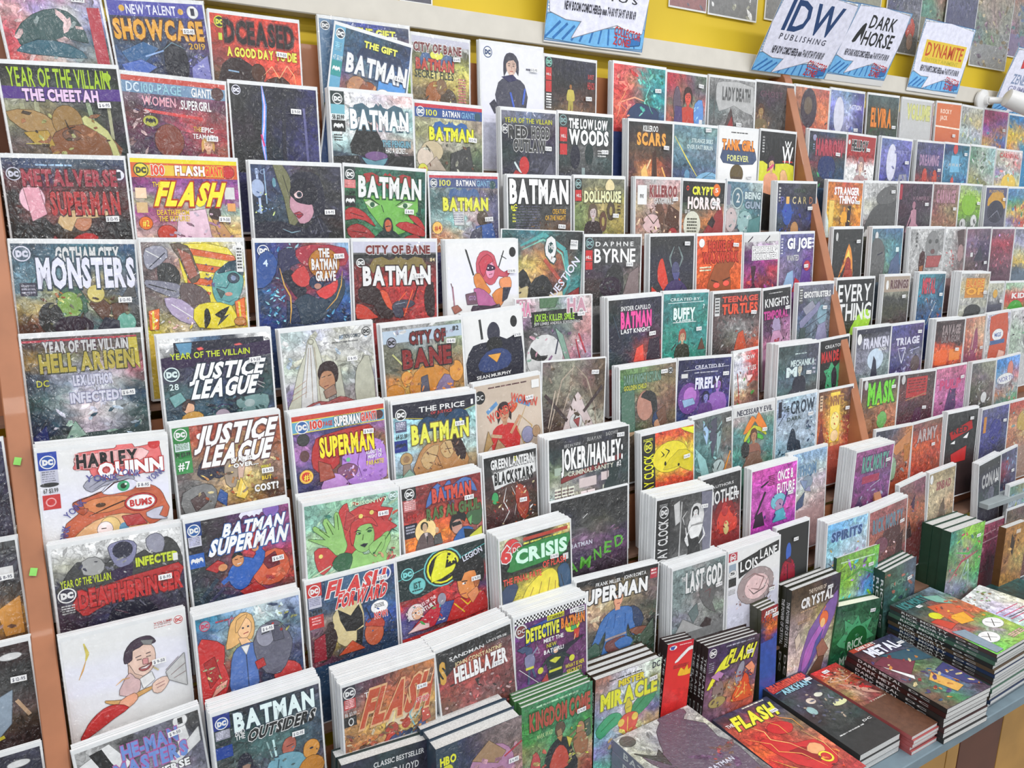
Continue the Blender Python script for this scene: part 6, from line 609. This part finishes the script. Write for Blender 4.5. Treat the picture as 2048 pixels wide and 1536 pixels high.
HANG = """
U0|0.6839|0.7575|0.3976|0.277|1.597|dark comic hanging above the rail, cut by top edge left of first sign|m2333445555444333334445
U1|1.4090|1.5378|0.4800|0.277|1.597|grey-pink bagged comic hanging high, second from left above yellow wall|m2999caaa99777aaab99a44966;b 10 10 60 80 80 8 cbba44667
U2|1.5404|1.7197|0.4782|0.277|1.594|sketchy white and grey bagged comic hanging high beside the grey-pink one|m2aaaccc999bbbbbb888aaa999ccc777;b 24 4 60 90 90 9 ddd888aa9eee
U3|1.7530|1.8890|0.4915|0.277|1.597|grey hanging bag half hidden by the tall leaning navy-lettered sign|m2889999777aaa889999888777
U4|2.0795|2.2407|0.5726|0.277|1.59|pale pinkish hanging comic above the sign with black capitals|m2 a8a a99 bab a89 a77 987 a88 998
U5|2.2742|2.4489|0.4649|0.277|1.594|deep blue hanging comic with two red flame-haired figures|m3457456667456457667457556667557667778556667777;e c54 30 100 14 16;e c54 74 100 14 16;e b98 76 118 9 12;b 10 10 60 80 40 9 667456889
U6|2.4369|2.6035|0.5098|0.277|1.597|mottled green-grey hanging bag behind the yellow-lettered sign|m2877989698a87797976698887;b 22 4 40 90 100 10 9a8b98755797
U7|2.5721|2.7475|0.5476|0.277|1.588|blue-grey hanging bag above the yellow-lettered sign|m2557668667557778556668557
U8|2.7491|2.9767|0.4666|0.277|1.594|olive-beige hanging bag with crumpled plastic near the ceiling camera|m3a98a87b98ba9a98998a97898a88998788897999;b 36 4 30 90 110 9 cb9875978767
U9|2.9605|3.1887|0.5182|0.277|1.597|orange-brown hanging bag at top right corner|m3a76b65c64b76b75c64a98899788978798879;b 20 4 30 90 100 10 b6568878a965
"""
# ------------------------------------------------------------------ the setting
tag(Box().add(-2.5, 6.5, -3, 3, -.05, 0).obj('floor', M_FLOOR), None, None, kind='structure')
tag(Box().add(-2.5, 6.5, 1.602, 1.70, 0, 2.75).obj('wall_back', M_WALL), None, None, kind='structure')
tag(Box().add(-2.0, 6.0, 1.56, 1.6015, H0+.343, H0+.391).obj('trim_1', M_RAIL, bevel=.002), None, None, kind='structure')

# ------------------------------------------------------------------ the stepped rack: planks, pocket floors and backs
rack = bpy.data.objects.new('comic_rack', None); COL.objects.link(rack); rack.location = (.9, 1.3, .66)
tag(rack, 'stepped orange laminate wall rack that holds all the standing comics', 'rack')
def on_rack(o): o.location = (-.9, -1.3, -.66); o.parent = rack; return o
GY, GZ, TY, TZ = 1.3913, H0 - .0632, .35837, .93358
def pl(s): return (GY + TY*s, GZ + TZ*s)
y0, z0 = pl(-1.10); y1, z1 = pl(.430)
y2 = 1.56
for x in (-.0755, 1.7955, 3.70):
    ya, za = (y0, z0) if x < 0 else pl(-.74)
    d = Box().prism([(ya, za), (y1, z1), (1.555, z1+.012), (1.60, z1+.012), (1.60, za)], x, x + .029).obj('divider_plank', M_WOOD, bevel=.0015); on_rack(d)
ROWS = (.425, .285, .139, -.001, -.148, -.300, -.442, -.585, -.745)
for bay in ((-.60, -.0765), (-.0445, 1.7945), (1.8255, 3.698)):
    for i, s in enumerate(ROWS):
        y, z = pl(s); zf = z - .271
        on_rack(Box().add(bay[0], bay[1], y - .046, y + .012, zf - .006, zf).obj('pocket_floor', M_SHELF))
        top = zf + (.225 if i == 0 else .115)
        on_rack(Box().add(bay[0], bay[1], y + .012, y + .016, zf - .006, top).obj('pocket_back', M_WOOD))

for (px, pz) in ((-.0640, .0),): pass
for s, dx in ((-.335, -.071), (-.495, -.068)):
    y, z = pl(s); t = Box().add(0, .009, 0, .0012, 0, .011).obj('tape_mark', M_GREEN); t.location = (dx + .0, y - .0045, z)
    t.rotation_euler = (-.366, .3, 0)
    tag(t, 'small green tape mark on the orange divider, ' + ('upper of two' if s > -.4 else 'lower of two'), 'tape')

# ------------------------------------------------------------------ display table in front of the rack and its cabinets
TZ0 = H0 - 1.14
tb = bpy.data.objects.new('display_table', None); COL.objects.link(tb); tb.location = (1.4, 1.0, 0)
tag(tb, 'blue-grey display table along the foot of the rack carrying flat books', 'table')
o = Box().add(-1.7, 2.3, -.245, .16, TZ0-.026, TZ0).obj('table_top', M_TABLE, tb, bevel=.002)
o = Box().add(-1.69, 2.29, -.215, .15, .0, .06).obj('plinth', M_CABB, tb)
xs = [-1.68, -1.2, -.72, -.24, .235, .287, .475, .72, 1.2, 1.7, 2.28]
for i in range(len(xs)-1):
    m = M_CABB if i in (5,) else M_CABO
    o = Box().add(xs[i]+.002, xs[i+1]-.002, -.222, -.204, .062, TZ0-.028).obj('cabinet_panel', m, tb, bevel=.001)
o = Box().add(-1.68, 2.28, -.203, .15, .062, TZ0-.028).obj('cabinet_body', M_CABB, tb)
# the grey ledge farther along the rack
lg = Box().add(2.285, 3.6, 1.085, 1.13, H0-.862, H0-.846).obj('ledge_board', M_GREY, bevel=.001); tag(lg, 'narrow grey ledge board crossing the foot of the right bay', 'shelf')

# ------------------------------------------------------------------ comics on the rack
BIG = set('D6 E6 F6 G6 H6 I6'.split())
CRUMPLED = set('A1 A2 A4 A6 A13 A14 B2 C1 D1 D2 E1 I4 I3 B16 A16 C5 F15 H16 U5 U7 U8 A19 L1 L2'.split())
NOSLEEVE = set('A9 D9 H9 I9 H14'.split())
for ln in DATA.strip().split('\n'):
    cid, pos, n, lean, H, st, edge, label, prog = ln.split('|')
    p = [float(v) for v in pos.split()]; stick = tuple(map(float, st.split())) if st not in ('', '-') else None
    p[2] += H0; p[5] += H0
    comic(cid, p[:3], p[3:], int(n), float(lean), float(H), stick, edge, label, prog, cid in BIG, cid not in NOSLEEVE)

# copies behind the front comic of each stack: each its own object, meshes shared inside a stack
slots = []
for (cid, tl, w, M, n, H, edge, label) in BEHIND:
    b = Box().add(-w/2, w/2, 0, .0021, 0, H, 0)
    b.add(-w/2 + .0012, w/2 - .0012, -.0007, 0, .002, H - .006, 1)
    me = None
    M3 = M.to_3x3()
    for i in range(1, n + 1):
        r = R0.uniform
        off = Vector((w/2 + r(-.0016, .0016), 0, -H + r(-.0012, .0012)))
        p = tl + M3 @ off + Vector((0, TH*i, 0))
        slots.append((p, cid, i, b, M, edge, label, (p + Vector((0, 0, H)) - cam.location).length + .02*i))
slots.sort(key=lambda t: t[-1]); KEEP = 300 - len([1 for o in bpy.data.objects if o.get('category') == 'comic']) - 10
ORD = ('first', 'second', 'third', 'fourth', 'fifth', 'sixth', 'seventh', 'eighth', 'ninth', 'tenth', 'eleventh', 'twelfth', 'thirteenth', 'fourteenth', 'fifteenth', 'sixteenth', 'last')
MS = {}; SV = []; SF = []
for idx, (p, cid, i, b, M, edge, label, d) in enumerate(slots):
    if idx < KEEP:
        if cid not in MS:
            b_ = b.obj('comic_book', [plain_cached('455') if cid == 'G6' else M_BOARD, plain_cached(edge or 'bbb')]); MS[cid] = b_.data; bpy.data.objects.remove(b_)
        o = link('comic_book', MS[cid]); o.matrix_world = Matrix.Translation(p) @ M
        lb = ' '.join(label.split()[:10]).rstrip(',')
        for wd in (' with', ' and', ' of', ' in', ' on', ' a', ' the', ' over', ' behind', ' under'):
            if lb.endswith(wd): lb = lb[:-len(wd)]
        tag(o, ORD[i-1] + ' copy stacked behind the ' + lb, 'comic', 'copies behind the ' + lb)
    else:
        k = len(SV); T = Matrix.Translation(p) @ M; SV += [tuple(T @ Vector(v)) for v in b.V]; SF += [tuple(k + q for q in f) for f in b.F]
if SV:
    o = link('comic_book_stack', mesh_from('comic_book_stack', SV, SF, [M_BOARD])); tag(o, 'white edges of spare bagged copies packed behind the farther comics', 'comics', kind='stuff')

# ------------------------------------------------------------------ standing and lying books
for ln in BOOKS.strip().split('\n'):
    bid, pos, n, T, H, st, label, prog, spine, spt, wrap = ln.split('|')
    p = [float(v) for v in pos.split()]; p[2] += H0; p[5] += H0; T = float(T); H = float(H); n = int(n)
    stick = tuple(map(float, st.split())) if st else None; flat = bid[0] == 'K'
    nm = 'hardcover_book' if bid in ('J1', 'J2', 'J8', 'K1') else 'paperback_book'
    page = M_CREAM if bid == 'J9' else None
    book(nm, p[:3], p[3:], H, T, stick, spine, label, prog, flat=flat, wrap=wrap == '1', page=page, spt=spt or None)
    lb = ' '.join(label.split()[:9]).rstrip(',')
    for i in range(1, n + 1):
        dx = R0.uniform(-.003, .003)
        dv = Vector((dx, R0.uniform(-.004, .004), -(T + .0004)*i)) if flat else Vector((dx, (T + .0008)*i, R0.uniform(-.001, .002)))
        sp = spine
        if bid == 'K6': sp = ['433', '344', '465', '222', '543', '235', '333'][i % 7]
        if bid == 'K5': sp = ['222', '311', '222'][i % 3]
        a = Vector(p[:3]) + dv; c = Vector(p[3:]) + dv
        book(nm, a, c, H, T, None, sp, ORD[i-1] + (' copy lying under the ' if flat else ' copy standing behind the ') + lb, None, flat=flat, spt=spt or None, group=('copies under the ' if flat else 'copies behind the ') + lb)

# ------------------------------------------------------------------ bagged comics hanging on the wall above the rail
for ln in HANG.strip().split('\n'):
    cid, x0, x1, zb, h, y, label, prog = ln.split('|'); x0, x1, zb, h, y = map(float, (x0, x1, zb, h, y)); zb += H0
    comic(cid, (x0, y, zb + h), (x1, y, zb + h), 0, 0.0, h, None, '', label, prog, True, True)

# ------------------------------------------------------------------ publisher signs standing on the rail
def sign(name, BL, BR, up, h, prog, label):
    BL = Vector(BL); BR = Vector(BR); BL.z += H0; BR.z += H0; ax = (BR - BL); w = ax.length; ax.normalize(); up = Vector(up); up = (up - ax*up.dot(ax)).normalized(); yy = up.cross(ax)
    M = Matrix((ax, yy, up)).transposed().to_4x4(); r = bpy.data.objects.new(name, None); COL.objects.link(r)
    r.matrix_world = Matrix.Translation((BL + BR)/2) @ M; tag(r, label, 'sign')
    Box().add(-w/2, w/2, 0, .0016, 0, h).obj('card', M_WHITE, r)
    a = Art(w, h, w/100, label); a.run(prog, h/(w/100)); link('printed_face', a.mesh('printed_face', M_PRINT), r, (0, 0, h))
FR = 'r 37a 0 0 100 100;b 60 0 0 100 70 1.2 48b26aaddcce;'
def burst(v0):
    s = 'p 7be 1 %d 30 %d 50 %d 99 %d 99 69 1 69;' % (v0, v0-2, v0+6, v0+2)
    for i, (a, b) in enumerate(((2, 8), (10, 16), (18, 24), (27, 31), (35, 38), (44, 46), (53, 55), (62, 63), (71, 72), (80, 81), (89, 90))):
        s += 's 37b %.1f %d %.1f %d %.1f;' % (2.2 - i*.09, a + i*.6 - 4 + (11-i)*.2, 69, b + 6 - i, v0 + 4 + (i % 3))
    return s
def board(top, art, v0=45):
    return 'r 47a 0 0 100 71;r 9bd .6 .6 98.8 69.8;L eee 1 1 98 69 30;' + burst(v0) + 'p eef 3 3 97 3 97 %d 70 %d 26 %d 34 %d 3 %d;' % (v0+5, v0+1, v0+15, v0+2, v0-2) + art + 'p eee 74 60 97 54 97 69 80 69;p 37b 80 64 96 60 96 66 82 68;R c33 -6 68 55 28 6.5 COLLECTOR;R c33 -4 68 62 18 6 ZONE!;'
SIGNS = [
 ('BOOM', (1.011, 1.556, .350), (1.295, 1.556, .352), (0, -.16, .98), board(0, 'T 333 12 31 76 5 S T U D I O S;O 349 233 14 8 70 18 BOOM!;O 112 eef 16 41 72 6 NEW BOOM COMICS HERE!', 52), 'white and blue sign with red corner lettering, leftmost on the rail'),
 ('IDW', (1.670, 1.553, .350), (1.966, 1.553, .351), (0, -.48, .88), board(0, 'T 247 14 6 70 26 IDW;T 445 16 35 62 5 P U B L I S H I N G;O 112 eef 14 46 70 6 NEW IDW COMICS HERE!', 54), 'tilted white sign with huge navy three-letter logo, second on the rail'),
 ('DARK', (1.976, 1.558, .352), (2.241, 1.558, .354), (0, -.37, .93), board(0, 'T 222 36 8 44 13 DARK;T 222 34 24 52 14 HORSE;p 222 18 36 26 20 32 18 32 36 28 28 24 36;O 112 eef 14 44 76 6 NEW DARK HORSE COMICS HERE!', 53), 'white sign with black two-line capitals, third on the rail'),
 ('DYN', (2.364, 1.556, .353), (2.639, 1.556, .352), (0, -.165, .98), board(0, 'r ec4 12 20 80 23;T c52 16 22 72 14 DYNAMITE;T cb3 18 38 66 4 ENTERTAINMENT;O 112 eef 14 46 76 6 NEW DYNAMITE COMICS HERE!', 55), 'white sign with red lettering on an orange-yellow block, fourth on the rail'),
 ('LAST', (2.852, 1.554, .326), (3.163, 1.554, .322), (0, -.29, .95), board(0, 'p d44 20 10 34 6 32 18 22 20;T 89b 14 26 60 10 ZENESCOPE;T 99b 14 38 40 6 GRIMM;T 223 14 47 76 6 NEW COMICS HERE!', 55), 'white sign cut by the right frame edge, behind the security camera'),
]
for nm, a, b, up, prog, lab in SIGNS: sign('rail_sign', a, b, up, .205, prog, lab)

# ------------------------------------------------------------------ bullet security camera on the rail
sc = bpy.data.objects.new('security_camera', None); COL.objects.link(sc); tag(sc, 'white bullet security camera mounted on the rail at the right edge', 'camera')
sc.location = (2.80, 1.555, H0 + .352)
def lathe(name, prof, m, n=28):
    V = []; Fc = []
    for (x, r) in prof:
        for i in range(n): V.append((x, r*math.cos(6.28319*i/n), r*math.sin(6.28319*i/n)))
    for j in range(len(prof)-1):
        for i in range(n): a = j*n+i; b = j*n+(i+1) % n; Fc.append((a, b, b+n, a+n))
    me = mesh_from(name, V, Fc, [m]); bm = bmesh.new(); bm.from_mesh(me); bmesh.ops.recalc_face_normals(bm, faces=bm.faces); bm.to_mesh(me); bm.free()
    me.polygons.foreach_set('use_smooth', [True]*len(me.polygons)); o = link(name, me, sc); md = o.modifiers.new('e', 'EDGE_SPLIT'); md.split_angle = .6; return o
def aim(o, p, q):
    d = (Vector(q) - Vector(p)).normalized(); o.rotation_mode = 'QUATERNION'; o.rotation_quaternion = Vector((1, 0, 0)).rotation_difference(d); o.location = p
b_ = lathe('mount_base', [(0, .0), (0, .034), (.008, .036), (.012, .034), (.02, .016), (.03, .012), (.03, 0)], M_WHITE); aim(b_, (-.02, 0, .0), (-.02, -1, -.05))
b_ = lathe('arm', [(0, 0), (0, .011), (.05, .010), (.055, .014), (.066, .014), (.066, 0)], M_WHITE); aim(b_, (-.02, -.025, 0), (.05, -.075, -.004))
A_, Z_ = (.0, -.072, .006), (.12, -.16, -.05)
b_ = lathe('camera_body', [(0, 0), (0, .022), (.004, .028), (.05, .031), (.10, .031), (.118, .033), (.128, .033), (.128, .029), (.12, .029)], M_WHITE); aim(b_, A_, Z_)
b_ = lathe('lens_window', [(.12, .029), (.121, .0)], M_BLACK); aim(b_, A_, Z_)
b_ = lathe('lens', [(.1212, .011), (.124, .010), (.125, 0)], M_BLACK); aim(b_, A_, Z_)
